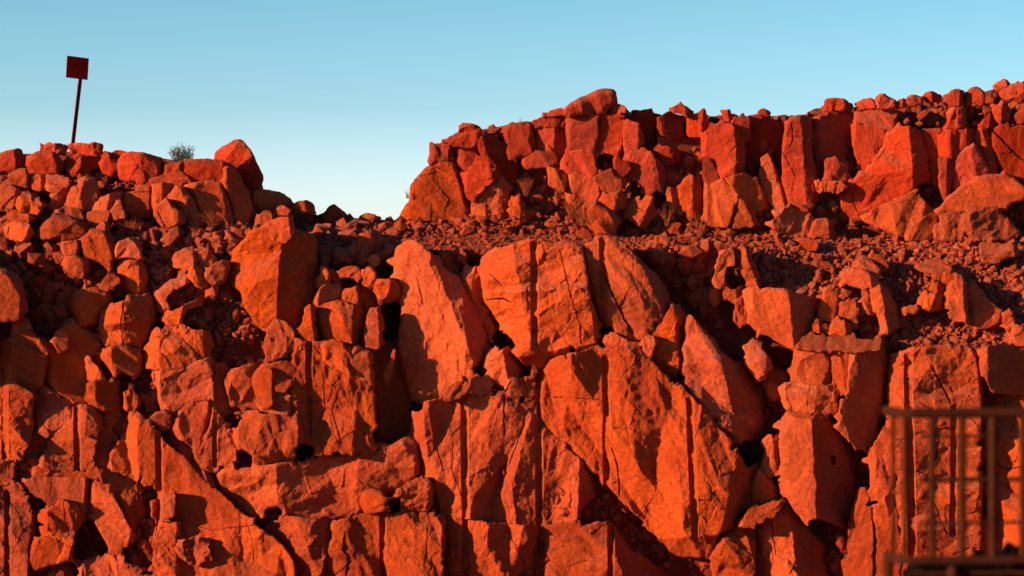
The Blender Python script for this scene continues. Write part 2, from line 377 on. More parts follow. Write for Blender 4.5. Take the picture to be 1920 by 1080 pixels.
    if rough > 0:
        an = rg.uniform(0, math.pi); ca, sa = math.cos(an), math.sin(an)
        u = (wx*ca+wy*sa)*1.35; v = (-wx*sa+wy*ca)*.8
        c1 = min(75., .55*size+6)
        c0 = max(10., min(80., .62*size))
        H = H + (.25+.5*rough)*(.85 if size > 60 else .65)*tin(u, v, c0, seed) + rough*(.38*tin(v, u, c0*.45, seed+50) + .28*tin(u+31, v, max(6, c0*.19), seed+90))
        H = H + min(rough, 1.)*.22*tin(v+7, u, 5.2, seed+130)
        if size > 50: H = H + rough*(.13*steps(wx, wy*.8, 38, seed+7) + .10*steps(wx*1.2, wy, 16, seed+8) + .07*conch(u, v, c1*.5, seed+40))
        H = H + 1.1*min(rough, 1)*fbm(vx/7, vy/7, seed+2, 3)
    else: H = H + .05*size*fbm(vx/size*1.6, vy/size*1.6, seed, 3)
    # broken corners and edges all round
    if chips is None: chips = 7 if name == 'boulder' else (2 if cy < 430 else 4)
    cc = min(28., .28*size); lim = float(np.percentile(H, 90))
    for i in range(chips):
        th = (rg.uniform(-.35, .35), math.pi+rg.uniform(-.4, .4), rg.uniform(-1.2, -.4), rg.uniform(2.2, 4))[i] if i < 4 else rg.uniform(0, 6.28)
        sl = (1.4, 1.0, .7, 1.0)[i] if i < 4 else rg.uniform(.5, 1.3)
        c_ = cc*rg.uniform(.25, 1.0); pr = wx*math.cos(th)+wy*math.sin(th)
        dl = np.minimum(sl*((float(pr.max())-pr)-c_), 0); H = H + dl
    if ripple:
        rx, ry, rr, wl, amp = ripple; r = np.hypot(vx-rx, (vy-ry)*.9) + 4*fbm(vx/20, vy/20, 3)
        H = H + amp*np.cos(r*2*math.pi/wl)*np.clip(1-r/rr, 0, 1)**.5*(r < rr) + 10*np.clip(1-r/rr, 0, 1)**2
    e = np.clip(1-d/rnd, 0, 1); H = H - rnd*(1-np.sqrt(np.maximum(1-e*e, 0)))*.9
    for (x0, y0, x1, y1, w_, dp) in lines:
        L = math.dist((x0, y0), (x1, y1))
        tt = ((vx-x0)*(x1-x0)+(vy-y0)*(y1-y0))/(L*L)
        wob = .5*fbm(vy/30+x0, vx*0+3, seed+70, 2) if w_ > 5 else 0
        ds = seg_dist(vx+wob, vy, x0, y0, x1, y1)
        if w_ > 5: H = H - np.where(ds < w_/2, dp*np.sqrt(np.maximum(0, 1-(ds/(w_/2))**2)), 0)
        else: H = H - dp*np.clip(1-ds/(w_/2+.5), 0, 1)
    if base is None: base = float(h0(cx, cy)[0]) + off + (20 if 440 < cy < 600 and size < 60 else 0)
    if cy < 430: base += rg.uniform(-16, 16)
    H = np.maximum(H, -T*1.6) + base
    V = Parr(vx, vy, H).tolist(); F = []
    for t in rf:
        t = list(t)
        a, b, c = t[0], t[1], t[2]
        s = (vx[b]-vx[a])*(-(vy[c]-vy[a])) + (vy[b]-vy[a])*(vx[c]-vx[a])
        F.append(t if s > 0 else t[::-1])
    loop = [om[i] for i in range(m) if i in om]
    loop = [a for i, a in enumerate(loop) if a != loop[i-1]]
    # orient the loop: counter-clockwise for the viewer
    la = sum(vx[loop[i]]*(-vy[loop[(i+1) % len(loop)]])-vx[loop[(i+1) % len(loop)]]*(-vy[loop[i]]) for i in range(len(loop)))
    if la < 0: loop = loop[::-1]
    lx, ly, lh = vx[loop], vy[loop], H[loop]; prev = loop; minh = float(np.mean(lh))
    for fz, sh in ((.14, 1.0), (.4, .97), (.75, .88), (1.0, .66)):
        nh = (lh*(1-fz)+(minh)*fz) - T*fz + 3*fbm(lx/20, ly/20+fz*9, seed+int(fz*50), 2)
        rx_ = cx+(lx-cx)*sh + 3*fbm(ly/15+fz*5, lx/15, seed+11, 2)*(sh < 1); ry_ = cy+(ly-cy)*sh
        bi = len(V); V += Parr(rx_, ry_, nh).tolist(); ring = list(range(bi, bi+len(loop)))
        for i in range(len(loop)):
            j = (i+1) % len(loop); F.append((prev[j], prev[i], ring[i], ring[j]))
        prev = ring
    V.append(P(cx, cy, minh-T*1.1)); c = len(V)-1
    for i in range(len(prev)): F.append((prev[(i+1) % len(prev)], prev[i], c))
    if mat is None: mat = M_TOP if cy < 335 else M_WALL
    o = link_mesh(name, V, F, mat, sharp=22); tag(o, label, cat, group); ROCKS.append(o)
    # put the origin at the rock itself
    org = Vector(P(cx, cy, base-T*.5)); o.data.transform(Matrix.Translation(-org)); o.location = org
    return o
def boulder(label, outline, **k):
    k.setdefault('name', 'boulder'); k.setdefault('cat', 'boulder'); k.setdefault('rough', .8)
    return rock(label, outline, **k)
R, B = rock, boulder
# ---- the big drilled blocks of the lower wall
R('largest drilled block in the wall, with a faint round shell mark between its two grooves', '1005,702 1030,684 1080,668 1130,654 1165,650 1195,648 1215,675 1270,730 1300,757 1345,810 1385,853 1400,880 1418,868 1428,895 1410,930 1378,985 1345,997 1330,1035 1310,1045 1278,1044 1258,1034 1190,962 1145,915 1100,870 1060,835 1035,810 1010,775 1002,740', base=56, sx=.0,
  folds=[(1146,800,1292,1010,1.15,0,70),(1392,820,1350,1000,0,1.5,60),(1262,1010,1345,1003,.9,0)], g=[(1136,672,1138,925,13),(1293,752,1304,1008,13),(1010,698,1011,776,8)],
  cr=[('1040,745 1075,747 1130,750',2.4,5),('1142,825 1158,875 1162,930',6,14),('1170,700 1205,668',3,6)], ripple=(1212,770,92,17,1.0), rough=.85, rnd=6)
R('blocky drilled slab with a bright left edge below the wedge of the upper drilled block', '772,774 805,762 866,746 890,738 943,744 972,768 992,775 1012,785 1045,822 1082,858 1114,896 1122,928 1098,946 1078,966 1021,982 980,983 920,976 866,966 821,958 805,909 793,889 793,832 772,811', base=-4,
  folds=[(802,740,826,975,.55,0),(1090,860,1080,1000,0,.8)], g=[(870,745,873,968,13),(1010,797,1012,985,13)], cr=[('985,775 978,810 955,870',4,10),('820,840 830,880',3,6),('945,744 946,815',7,12),('850,830 848,880 866,930',4,7)], rough=1.0, rnd=4)
R('upper drilled block ending in a downward wedge point', '902,485 920,469 951,462 980,451 995,449 1042,456 1070,450 1090,462 1098,500 1101,540 1112,575 1119,605 1121,638 1087,652 1042,657 1016,683 995,680 972,662 946,615 928,587 907,561 903,529', base=40,
  folds=[(972,520,1001,668,.62,0,80),(1000,664,1128,640,1.3,0,60)], g=[(1001,458,1003,646,13)], cr=[('905,562 945,560 958,566',5,16),('1050,470 1072,560 1088,610 1090,645',4,9)], rough=1.2, rnd=7)
R('drilled block with a fan of fracture streaks, right of the wedge pointed block', '1094,458 1126,449 1167,451 1183,469 1206,495 1232,516 1251,542 1254,576 1219,623 1198,636 1172,633 1140,608 1124,600 1112,568 1102,535 1097,495', base=30,
  folds=[(1150,455,1240,560,.05,.35)], g=[(1131,452,1132,606,13)], cr=[('1135,520 1160,575 1185,625',9,14)], rough=1.0, rnd=8, T=110)
R('narrow drilled wedge left of the long diagonal block', '1204,652 1212,626 1230,620 1264,576 1273,571 1284,587 1282,640 1278,690 1262,708 1245,700 1228,672', base=12, folds=[(1235,668,1280,692,.7,0)], rough=1.0, g=[(1279,615,1279,700,11)])
R('long diagonal block leaning down to the right, lit left side and shaded right', '1285,590 1300,595 1325,622 1352,660 1400,703 1430,728 1438,760 1435,808 1415,827 1385,825 1360,805 1330,770 1300,735 1283,708', base=38,
  folds=[(1316,600,1372,800,.35,.0),(1346,640,1380,800,.0,1.15,70),(1340,800,1440,790,.5,0)], rough=1.0, rnd=10)
R('tall leaning pillar with bright scarred front and dark side, left of drilled blocks', '738,490 743,465 760,452 775,450 790,458 808,475 835,505 862,530 890,568 912,600 916,640 897,670 882,700 840,730 800,741 783,745 765,735 752,700 748,640 752,600 752,560 743,530', base=-8,
  folds=[(792,455,868,660,.38,.0),(800,455,880,660,.0,1.25,90)], rough=.9, rnd=7, T=150)
R('large pale orange block with a smooth lit front and a streaked dark right face', '430,500 437,470 455,452 480,435 498,420 520,411 548,411 552,430 590,440 592,475 600,520 598,560 578,590 561,618 540,602 515,596 505,602 498,622 482,610 470,590 458,575 452,545 432,535 425,520', base=-2,
  folds=[(527,440,518,600,.22,1.0,95)], rough=.7, rnd=7, T=150, cr=[('502,420 512,452 535,458',3,5),('428,530 452,524',2.4,4)])
R('small upright wedge on the lower right foot of the pale orange block', '522,545 548,530 560,560 585,590 561,619 545,606 530,590', base=-48, sx=-.7, rough=.8)
R('chipped cap on top of the pale orange block', '500,420 522,409 548,410 551,436 538,455 514,452', base=22, sx=.2, sy=.2, rough=.9)
R('curved slab like an upturned boat wedged under the broken central blocks', '402,888 420,882 513,870 573,865 627,857 677,848 737,837 765,820 780,826 790,850 788,895 755,910 727,923 700,953 660,967 627,973 567,968 540,960 517,947 493,958 470,967 447,953 433,933 410,917', base=36,
  folds=[(516,860,522,975,.35,.30,45)], sx=-.05, sy=-.22, rough=.75, rnd=11, T=90)
R('smooth sloping rock sheet running down to the lower edge left of the curved slab', '200,886 211,843 241,802 244,758 274,787 300,822 345,855 385,903 420,935 470,980 530,1022 550,1052 554,1120 300,1120 288,1010 298,925 270,892', base=20,
  sx=.05, folds=[(330,800,560,1060,0,.6)], g=[(297,812,301,1045,12)], cr=[('300,960 400,995 425,990 480,985',2,3),('462,975 472,1010 478,1055',2,3)], rough=.55, rnd=5)
R('triangular drilled block left of the smooth sloping sheet', '70,869 111,806 137,785 143,755 193,778 181,828 174,861 152,884 137,887 100,882', base=14, g=[(144,758,146,888,12)], rough=1.0, sx=.05)
R('notched block above the triangular drilled block', '61,754 78,724 133,750 135,776 122,799 89,821 65,806', base=10, folds=[(85,730,90,820,.4,.1)], rough=.9)
R('dark tall panel with a drilled edge at the far left side', '5,640 30,630 60,620 92,648 80,717 61,754 59,802 41,862 20,862 0,860', base=26, g=[(9,640,9,858,12)], rough=1.3, sx=-.25)
R('flat block at the left edge with a groove running to the bottom', '-30,915 5,908 40,905 60,962 60,1010 50,1110 -30,1110', base=22, g=[(14,925,14,1110,11)], rough=1.1, sx=-.05)
R('long low panel crossed by a thin crack, beneath the triangular drilled block', '45,900 100,896 165,897 166,958 141,940 93,947 70,922', base=16, rough=.35, sx=.12, cr=[('97,898 94,930',2,3)])
R('smooth curved plate beside a dark hollow near the lower left', '166,898 200,908 222,947 240,990 253,1010 241,1024 207,1036 185,990 167,961', base=20, rough=.35, sx=.1, cr=[('172,962 185,958 205,952',2,3)])
R('dark fractured rib arching right of the smooth curved plate', '176,886 207,880 237,895 260,917 276,954 274,972 252,965 257,1004 222,947 200,910', base=14, sx=-.75, rough=1.2)
R('crumbling cracked block in the lower left between two drilled panels', '78,998 85,954 118,936 144,947 152,976 137,1020 96,1006', base=34, folds=[(128,940,140,1010,.1,.9)], rough=1.3, cr=[('120,940 122,975 130,1000',2.4,5)])
R('smooth wedge with a sharp underside in the lower left corner area', '60,1005 100,1015 137,1028 133,1050 104,1056 74,1066 57,1050', base=34, sy=-.2, rough=.4)
R('low bulging block at the bottom edge left of the smooth sheet', '140,1110 148,1058 185,1041 222,1048 259,1062 295,1110', base=30, sy=.25, rough=.9, g=[(148,1050,148,1110,9)])
R('tall rough block standing on the groove at the foot of the smooth sheet', '285,1110 290,1003 300,975 337,980 342,1015 331,1050 335,1110', base=34, folds=[(330,980,330,1060,0,.8)], rough=1.0)
R('little square block stuck on the smooth sheet', '303,931 330,921 329,965 301,976', base=42, rough=.7, T=36, sx=.2)
R('crumbly small block near the foot of the smooth sheet throwing a dark shadow', '333,1014 360,1008 393,1010 397,1050 363,1060 331,1036', base=46, rough=1.7, T=45, folds=[(372,1010,372,1060,.2,.4)])
R('pale flat lens of rock at the bottom edge under the smooth sheet', '393,1070 440,1052 500,1055 525,1072 530,1110 390,1110', base=34, sy=.45, rough=.4)
R('shattered wedge under the curved slab', '482,985 545,975 590,976 623,973 627,1000 612,1030 610,1110 555,1110 545,1052 522,1016 495,1006', base=14, folds=[(560,980,600,1090,.3,.5)], rough=1.5)
R('wide bottom block with one central groove under the curved slab', '612,1035 625,1000 620,980 670,967 715,963 760,963 833,969 834,1020 824,1110 610,1110', base=22, sx=.05, folds=[(800,960,812,1080,0,.35)], g=[(718,962,719,1110,12)], cr=[('622,1085 660,1052',4,8),('802,985 800,1030 795,1060',3,6)], rough=.95, rnd=6)
R('bottom row block with three grooves below the blocky drilled slab', '835,972 868,975 930,985 1011,986 1014,1110 832,1110', base=24, g=[(873,974,874,1110,11)], cr=[('840,1012 845,1060',6,12),('950,990 985,1060',3,6)], rough=1.1, rnd=5)
R('bottom row block left of the gap full of loose stones', '1016,986 1060,990 1105,984 1142,976 1160,1002 1182,1032 1222,1056 1290,1110 1016,1110', base=20, g=[(1018,990,1018,1110,9),(1145,980,1146,1110,12)], rough=1.1, rnd=6)
R('low corner block at the bottom beside the dark hollow under the tall leaning block', '1338,1015 1355,998 1410,988 1416,1030 1416,1110 1333,1110', base=24, rough=.9, sx=.05)
R('ridged block at the bottom with a bright left and dark right slope', '1417,985 1418,975 1440,963 1470,940 1492,955 1510,990 1532,1012 1566,1050 1582,1110 1418,1110', base=34, folds=[(1476,930,1498,1110,.25,1.05,80)], cr=[('1420,1000 1432,1060 1435,1100',4,8),('1446,975 1455,1040',4,10)], rough=1.0)
R('flat stone capping the ridged block at the bottom', '1388,978 1412,958 1450,940 1473,941 1452,968 1402,988', base=46, sy=.3, rough=.8, T=50)
R('tall leaning block with bright left face, dark right face and one drill hole', '1461,793 1473,776 1505,783 1530,790 1548,795 1590,820 1601,842 1602,925 1590,992 1556,978 1530,972 1507,977 1486,950 1471,925 1463,852', base=55,
  folds=[(1521,780,1533,985,.4,1.0,85)], rough=.5, rnd=6, T=150, g=[(1561,858,1561,868,9,14)])
R('chunky pale stone perched on the tall leaning block', '1459,727 1479,717 1548,726 1566,738 1569,770 1520,788 1491,783 1470,762', base=62, folds=[(1468,742,1568,740,.25,.5),(1530,730,1525,780,.1,.4)], rough=.8)
R('square lit block under the flat ledge, right of the dark crevice', '1483,714 1489,662 1505,642 1520,648 1553,656 1553,718 1530,721', base=40, sx=.12, rough=.45)
R('narrow shard leaning against the dark slab beside the square lit block', '1557,655 1570,649 1595,655 1593,700 1590,738 1568,726 1560,690', base=44, folds=[(1572,650,1588,740,.3,.1)], rough=.7)
R('flat gritty ledge on top of the square lit block', '1490,652 1505,632 1560,633 1600,635 1650,640 1656,654 1600,661 1560,656 1510,656', base=40, sy=1.1, rough=.6, T=90)
R('big dark slab right of the narrow shard, turned away from the light', '1594,650 1620,640 1655,642 1664,668 1655,760 1645,835 1605,842 1570,800 1590,740', base=34, sx=-.78, rough=.5, T=120)
R('right drilled block behind the cage with grooves down its front', '1671,680 1682,660 1709,651 1760,648 1820,649 1834,668 1838,760 1838,860 1834,960 1828,1110 1692,1110 1685,960 1673,800', base=55, folds=[(1700,650,1712,1080,.3,0)],
  g=[(1703,670,1712,1110,15),(1789,765,1787,1000,12)], cr=[('1748,690 1775,740 1790,770',7,12),('1735,900 1755,860 1760,830',6,14),('1715,880 1745,895 1830,925',2.4,5),('1750,940 1775,1000',5,10)], rough=1.1, rnd=10)
R('block at the far right edge behind the cage, dark at its top', '1842,700 1860,690 1930,692 2000,700 2000,1110 1850,1110 1845,900', base=48, g=[(1852,720,1856,1110,13)], cr=[('1870,870 1890,880 1920,875',5,10),('1905,770 1895,820',3,6)], rough=1.3, rnd=8)
R('sloping dark ledge above the far right edge block', '1838,655 1870,645 1990,650 1990,735 1900,740 1860,735 1842,700', base=30, sx=-.7, sy=.2, rough=.6)
R('slim bright blade at the bottom left of the cage', '1590,1110 1591,985 1600,945 1615,918 1624,960 1632,1005 1636,1062 1638,1110', base=24, sx=.35, rough=.4)
R('small rounded plate left of the right drilled block', '1628,862 1640,830 1668,802 1679,813 1679,911 1642,934 1633,911', base=36, folds=[(1640,810,1645,930,.5,0)], rough=.5, cr=[('1645,893 1678,896',2,3)])
R('half round plate below the small rounded plate', '1642,948 1679,929 1678,968 1660,986 1645,983', base=34, rough=.4)
R('pale lower slab touching the left side of the cage', '1645,990 1662,982 1680,955 1686,1010 1690,1110 1636,1110', base=30, rough=.5, sx=.1)
# ---- broken central mass
R('broken drilled block with a dark central groove, middle left of the wall', '536,650 570,640 600,642 640,640 660,655 682,690 699,716 702,760 704,845 690,856 650,850 600,848 575,832 570,800 548,737 545,690', base=18, g=[(580,640,579,812,12)], folds=[(690,650,690,850,0,.2)], cr=[('590,650 620,690 660,700 690,700',4,8),('606,700 610,760 600,790',4,9),('640,720 622,770 640,830',5,10)], rough=1.05, rnd=5)
R('lit cracked block at the upper left of the central mass', '284,627 305,620 346,614 391,622 402,648 391,667 365,674 352,687 331,694 297,693 282,690 268,674 266,659 284,643', base=14, folds=[(300,620,296,690,.5,0),(352,640,365,680,0,.3)], rough=1.0)
R('flat faced square block below the lit cracked block', '284,694 296,688 326,696 356,687 399,672 401,747 363,751 326,770 304,774 296,732', base=12, folds=[(300,690,302,770,.5,0)], rough=.7, g=[(293,695,295,770,9)])
R('dull rounded block wedged below the flat faced square block', '322,810 330,770 365,755 394,751 394,791 375,837 337,824', base=6, sx=-.15, rough=.5)
R('bright pale faceted block in the middle of the central mass', '470,707 486,690 512,690 518,720 517,734 512,757 500,765 485,757 478,735', base=34, sx=.5, rough=.4)
R('grey pink facet block beside the bright pale block', '486,689 525,667 548,680 567,693 562,721 530,734 518,732 512,706', base=26, sx=-.2, sy=.25, rough=.7)
R('flat pitted block in shade left of the bright pale block', '421,708 434,693 457,685 488,682 474,704 480,758 447,762 426,734', base=10, sx=-.25, rough=.6)
R('ledge stone over the bright pale block', '491,648 530,630 567,638 570,650 546,658 530,668 499,677', base=24, sy=.3, rough=1.0)
R('glowing angular block under the bright pale block', '484,760 513,757 519,735 541,738 548,780 540,800 512,790 492,780', base=22, sx=.25, rough=.6)
R('dark recessed block between the shaded pitted block and the square block', '400,680 420,680 440,700 424,735 426,775 404,780', base=-12, sx=-.5, rough=.6)
R('six sided pale plate with a cupped lower edge above the curved slab', '437,815 457,783 497,778 540,780 557,787 569,817 557,837 540,853 513,866 490,868 470,850 440,830', base=44, folds=[(480,860,560,835,.5,0)], rough=.7, rnd=5)
R('drilled splinter block left of the six sided plate', '400,783 410,776 437,808 440,830 443,847 432,873 397,879 377,878 365,860 380,832 393,805', base=32, g=[(403,790,403,874,9)], rough=.9)
R('broken pale fist of rock under the loose stones, upper centre', '590,585 598,573 608,570 634,566 666,574 682,596 677,615 668,640 658,646 629,648 593,637', base=2, folds=[(590,600,690,606,.1,.55),(662,575,660,650,.15,.8)], rough=.8)
R('jagged upright splinter at the left of the pale fist of rock', '569,596 577,573 590,573 592,600 593,638 582,642 551,631 560,618', base=0, sx=.25, rough=1.0)
R('thin bright flake standing beside the dark crevice', '686,648 692,611 699,578 712,577 719,599 718,643 703,654', base=-2, folds=[(708,575,712,650,.2,.8)], rough=.9)
R('angled plate at the right edge of the central mass', '656,661 676,654 694,669 700,721 694,728 673,708 660,690', base=24, folds=[(656,690,700,728,-.5,.0)], sx=-.2, rough=.5)
R('pale slab lying across the top of the broken drilled block', '598,650 612,642 640,645 660,662 660,702 625,690 605,675', base=32, sy=.2, sx=.1, rough=.7)
R('dark wall stone deep in the crevice left of the tall pillar', '702,655 735,640 752,660 768,745 770,810 730,830 706,815', base=-90, sx=-.3, rough=.6)
R('slender bright shard standing alone in the dark crevice', '716,702 729,684 738,656 742,656 736,684 732,708 723,722', base=-8, T=14, sx=.3, rough=.4, sp=1.6)
R('low reddish hump at the foot of the pale orange block', '499,618 515,603 530,602 548,622 552,632 520,633 502,628', base=8, sy=.3, rough=.5)
B('round flat faced stone resting at the right end of the curved slab', '674,940 682,922 700,916 718,922 726,938 720,954 702,962 682,958', base=48, rnd=9, T=40, rough=.15)
R('crumbling stone beside the round flat faced stone', '747,920 760,908 773,902 803,897 812,920 800,947 775,950 755,940', base=40, rough=1.5, T=60, folds=[(745,925,815,925,.4,.5)])
# ---- boulders on the left of the lower wall
B('biggest bright round shouldered boulder on the left', '146,480 146,456 159,440 182,431 203,435 219,453 221,470 211,490 209,510 188,493 167,482', off=62, sx=.12, rnd=14)
B('cracked square shouldered stone to the right of the brightest round boulder', '209,474 219,456 242,447 260,451 272,490 250,484 229,482 213,487', off=52, rnd=8, folds=[(212,482,272,482,.1,.2)])
B('bright upright stone under the cracked square shouldered stone', '209,490 234,484 262,485 277,505 277,536 266,548 232,544 228,521 211,508', off=56, rnd=9, folds=[(262,480,262,550,.15,.7)])
B('half hidden stone left of the brightest round boulder', '117,461 143,453 147,470 144,480 122,480 115,469', off=40, sx=.1)
B('stone with a bright front and folded right side under the brightest round boulder', '115,489 138,479 161,484 168,502 157,522 143,519 125,508', off=50, folds=[(140,478,146,522,.2,.15),(158,480,155,522,0,1)], rnd=7)
B('large smooth boulder cut off by the left edge', '-40,500 16,506 39,521 46,550 54,583 36,597 16,603 -40,608', off=165, rnd=10, rough=.4, sx=-.05, T=200)
B('smooth dark egg shaped boulder in the shadow of the slope', '130,562 148,544 165,538 190,541 211,555 209,572 190,584 178,606 160,612 140,592', off=52, rnd=18, rough=.1, sx=-.3)
B('two toned boulder split by a crack, glowing left half and furry dark right half', '179,594 198,576 227,566 260,559 286,553 293,575 290,601 277,640 260,652 242,649 229,645 224,650 206,649 192,622', off=72, folds=[(229,560,229,655,.2,.62)], cr=[('231,568 227,600 231,648',3,8)], rnd=12, rough=.8)
B('dark pear shaped boulder under the two toned boulder', '187,668 200,652 221,647 250,652 267,668 268,688 256,710 229,699 203,686', off=70, rnd=15, rough=.2, folds=[(206,645,212,700,.4,.45)])
B('slanting long stone above the rubble pocket', '288,549 312,531 346,517 358,528 325,542 312,558 315,575 302,582 291,571', off=58, sx=.1, sy=.2)
B('chunky lit stone in the small rubble near the pale orange block', '325,480 349,465 365,471 366,497 346,503 325,500', off=50, sx=.15)
B('dull angular stone right of the chunky lit stone', '372,476 388,465 406,489 391,500 375,493', off=44, sx=-.2)
B('arrow shaped dark stone pointing at the pale orange block', '378,514 398,500 422,488 431,500 422,527 406,538 388,527', off=56, sx=-.25, sy=-.2)
B('tilted stone with a bright left side under the arrow shaped stone', '352,516 359,501 375,512 397,539 385,545 367,536', off=56, folds=[(362,500,380,545,.2,.8)])
B('flat bottomed triangular stone beside the bright upright stone', '186,538 203,515 214,512 229,530 208,537 193,543', off=54, sy=.1)
B('blocky stone under the slanting long stone', '306,600 316,588 349,570 381,560 379,573 349,582 342,597 325,610', off=54, folds=[(345,560,335,610,.2,.7)], rough=.9)
B('pale kite shaped chip above the shadowed pocket', '385,547 397,542 410,539 402,562', off=66, T=14)
R('dark big face in shade under the smooth dark boulder', '88,650 112,618 135,611 185,640 206,705 203,746 160,762 135,750 80,719', base=-8, sx=-.4, rough=.3)
R('dim knob against the dark big face', '98,640 106,622 118,617 130,628 128,655 110,662', base=20, rough=.3, sx=-.4)
B('boulder with a shaded brow above the smooth sloping sheet', '150,738 162,720 181,712 207,717 235,735 224,770 193,778 170,758', base=42, folds=[(175,705,180,780,.35,.6)], rnd=9)
R('dark hollow backed block between the triangular block and the smooth sheet', '192,780 222,768 243,770 243,802 212,845 198,884 174,862 182,828', base=-8, sx=-.45, rough=.3)
R('small wedge between the shaded brow boulder and the square faced block', '232,736 246,728 262,748 252,790 240,768', base=22, sx=-.2)
B('fist sized faceted stone in the crack over the smooth sheet', '289,777 307,768 323,780 315,802 303,806', base=16)
R('dark band of fractured rock along the top of the smooth sheet', '302,812 322,806 345,828 380,880 400,893 404,925 385,903 345,858 310,826', base=-6, sx=-.2, rough=1.6)
R('upright scarred block over the dark tall panel', '25,607 52,600 62,622 90,645 60,640 22,648', base=10, rough=1.2, sx=-.1)
B('slim tongue of lit rock reaching up under the pear shaped boulder', '158,668 164,667 185,692 206,722 195,724 165,712', base=22, sx=.1, T=40)
R('small dark drilled block at the foot of the dark tall panel', '-30,862 20,862 26,880 20,905 -30,908', base=14, rough=.9, sx=-.2)
R('broken ledge left of the triangular block', '60,806 88,822 104,812 72,862 56,870 44,860', base=-6, rough=1.1, sx=-.2)
R('thin ledge stone under the triangular drilled block', '60,885 90,878 140,886 176,882 200,905 160,895 80,896', base=8, rough=.8, sy=-.4)
# ---- loose stones between the pale orange block and the tall pillar
B('upright lit stone on the gravel between the orange block and the pillar', '666,465 673,439 696,437 704,440 712,470 700,479 686,484 666,480', off=46, folds=[(697,435,697,485,.15,.9)], rnd=5)
B('small kite shaped stone touching the foot of the upright lit stone', '686,487 704,478 713,486 712,494 700,496', off=44, sx=.2)
B('spear shaped stone leaning on the orange block', '587,535 605,498 618,515 618,531 597,538', off=48, sx=.4)
B('grey brown slab behind the spear shaped stone', '606,498 634,513 640,533 622,529 610,515', off=42, sx=-.4)
B('flat topped dark stone in the loose stones left of the pillar', '634,510 660,499 678,507 673,522 641,518', off=54, sy=.5)
B('twisted tall chip in the loose stones left of the pillar', '678,507 691,503 704,512 697,542 686,536', off=62, sx=.1, rough=1.1)
B('star shaped pitted stone throwing its shadow on the pillar', '703,542 716,524 732,524 749,538 749,554 730,567 709,566 706,553', off=104, rough=1.4, T=50)
B('stone with a dark roof and lit left edge above the pale fist of rock', '584,573 597,543 613,530 637,538 639,556 610,568 596,578', off=60, folds=[(600,535,596,575,.4,.6)])
B('crumpled stone above the pale fist of rock', '636,565 649,542 672,540 679,574 660,570', off=60, rough=1.3)
B('dark stone next to the crumpled stone', '672,542 702,548 712,568 700,580 680,576', off=40, sx=-.5)
B('long pale plate leaning on the slope behind the pillar', '837,470 856,462 870,480 861,510 842,503', off=26, sx=-.4)
B('tiny bright block on the gravel edge behind the pillar', '854,485 866,466 876,480 870,492', off=44, sx=.3)
B('dark egg stone on the slope behind the pillar', '826,472 850,480 862,505 848,512 832,505', off=40, sx=-.6)
R('dark gully wall left of the wedge pointed block', '868,520 880,500 900,520 908,565 935,610 920,640 905,600 885,565', base=-60, sx=-.4)
B('lit rounded stone wedged under the point of the wedge block', '912,690 922,662 938,655 960,668 985,700 965,720 935,722', base=0, folds=[(942,655,955,722,.3,1.2)], rnd=8)
B('short dark stone beside the lit rounded stone under the wedge', '955,724 962,708 985,712 990,735 970,746', base=0, sx=-.4)
B('flat pinkish stone on top of the blocky drilled slab', '830,735 848,722 878,716 882,728 862,745 838,748', base=28, sy=.3)
B('dark ledge stone next to the flat pinkish stone', '878,728 892,712 915,705 920,735 900,742', base=10, sx=-.6)
B('little bright wedge under the streaked drilled block', '1140,650 1144,632 1170,638 1176,650 1160,653', base=30, sx=.1)
B('small stone plugging the gap above the largest drilled block', '1206,640 1214,626 1232,636 1222,668 1208,655', base=44, sx=.1)
R('dark ledge at the left of the largest drilled block', '985,712 1004,700 1006,760 1000,778 985,750', base=-10, rough=.9, sx=-.3)
# ---- right of the lower wall
R('large square block with a speckled bright face below the gravel bench', '1397,541 1475,541 1491,550 1533,560 1534,576 1525,601 1508,631 1491,652 1480,654 1455,638 1411,615 1404,582', base=16, folds=[(1478,540,1488,655,.08,1.0,60)], rough=.45, rnd=6, T=130)
B('tall leaning oblong stone on the gravel bench', '1379,469 1394,458 1407,472 1423,517 1420,534 1404,538 1390,510', off=62, folds=[(1394,458,1418,530,.45,1.1)], rnd=4)
B('upright reddish stone left of the leaning oblong', '1335,533 1341,500 1349,471 1371,464 1368,487 1352,534', off=58, sx=-.05)
B('flat pale plate standing like a tongue right of the speckled block', '1535,598 1540,576 1546,538 1572,549 1567,580 1556,602', off=50, sx=-.2, T=22, rough=.2)
B('oval flat boulder under two stacked slabs', '1573,512 1592,503 1624,506 1649,526 1640,539 1614,541 1582,531', off=64, rnd=9, rough=.25)
B('thin curved slab on top of the oval flat boulder', '1600,491 1624,487 1650,503 1650,516 1624,506 1601,502', off=56, sy=.3)
B('topmost slab of the stack on the oval flat boulder', '1628,478 1652,478 1668,498 1660,508 1640,492', off=44, sx=.1)
B('tall dark boulder with a bright bent left edge', '1632,550 1640,539 1658,536 1680,570 1688,612 1668,626 1650,629 1644,583', off=60, folds=[(1650,535,1668,630,.45,1.0)], rnd=6)
B('narrow lit prism left of the tall dark boulder', '1580,570 1592,565 1606,600 1605,612 1585,602', off=40, sx=.2)
B('pebble stacked on a longer pebble', '1617,557 1622,551 1630,556 1629,566 1619,566', off=42, rnd=4, T=12, rough=.1)
B('longer pebble under the small top pebble', '1616,568 1628,566 1633,578 1629,588 1618,587', off=42, rnd=4, T=14, rough=.1)
B('round knob stone on the flat gritty ledge', '1561,610 1575,604 1592,605 1599,620 1580,626 1563,624', off=74, rnd=6)
B('small crumbly stone at the left end of the flat gritty ledge', '1524,612 1532,604 1542,612 1540,626 1528,626', off=70, rough=1.3)
B('small bright brick on the right rubble slope', '1750,522 1768,512 1787,514 1792,525 1767,533 1752,531', off=60, sx=.15)
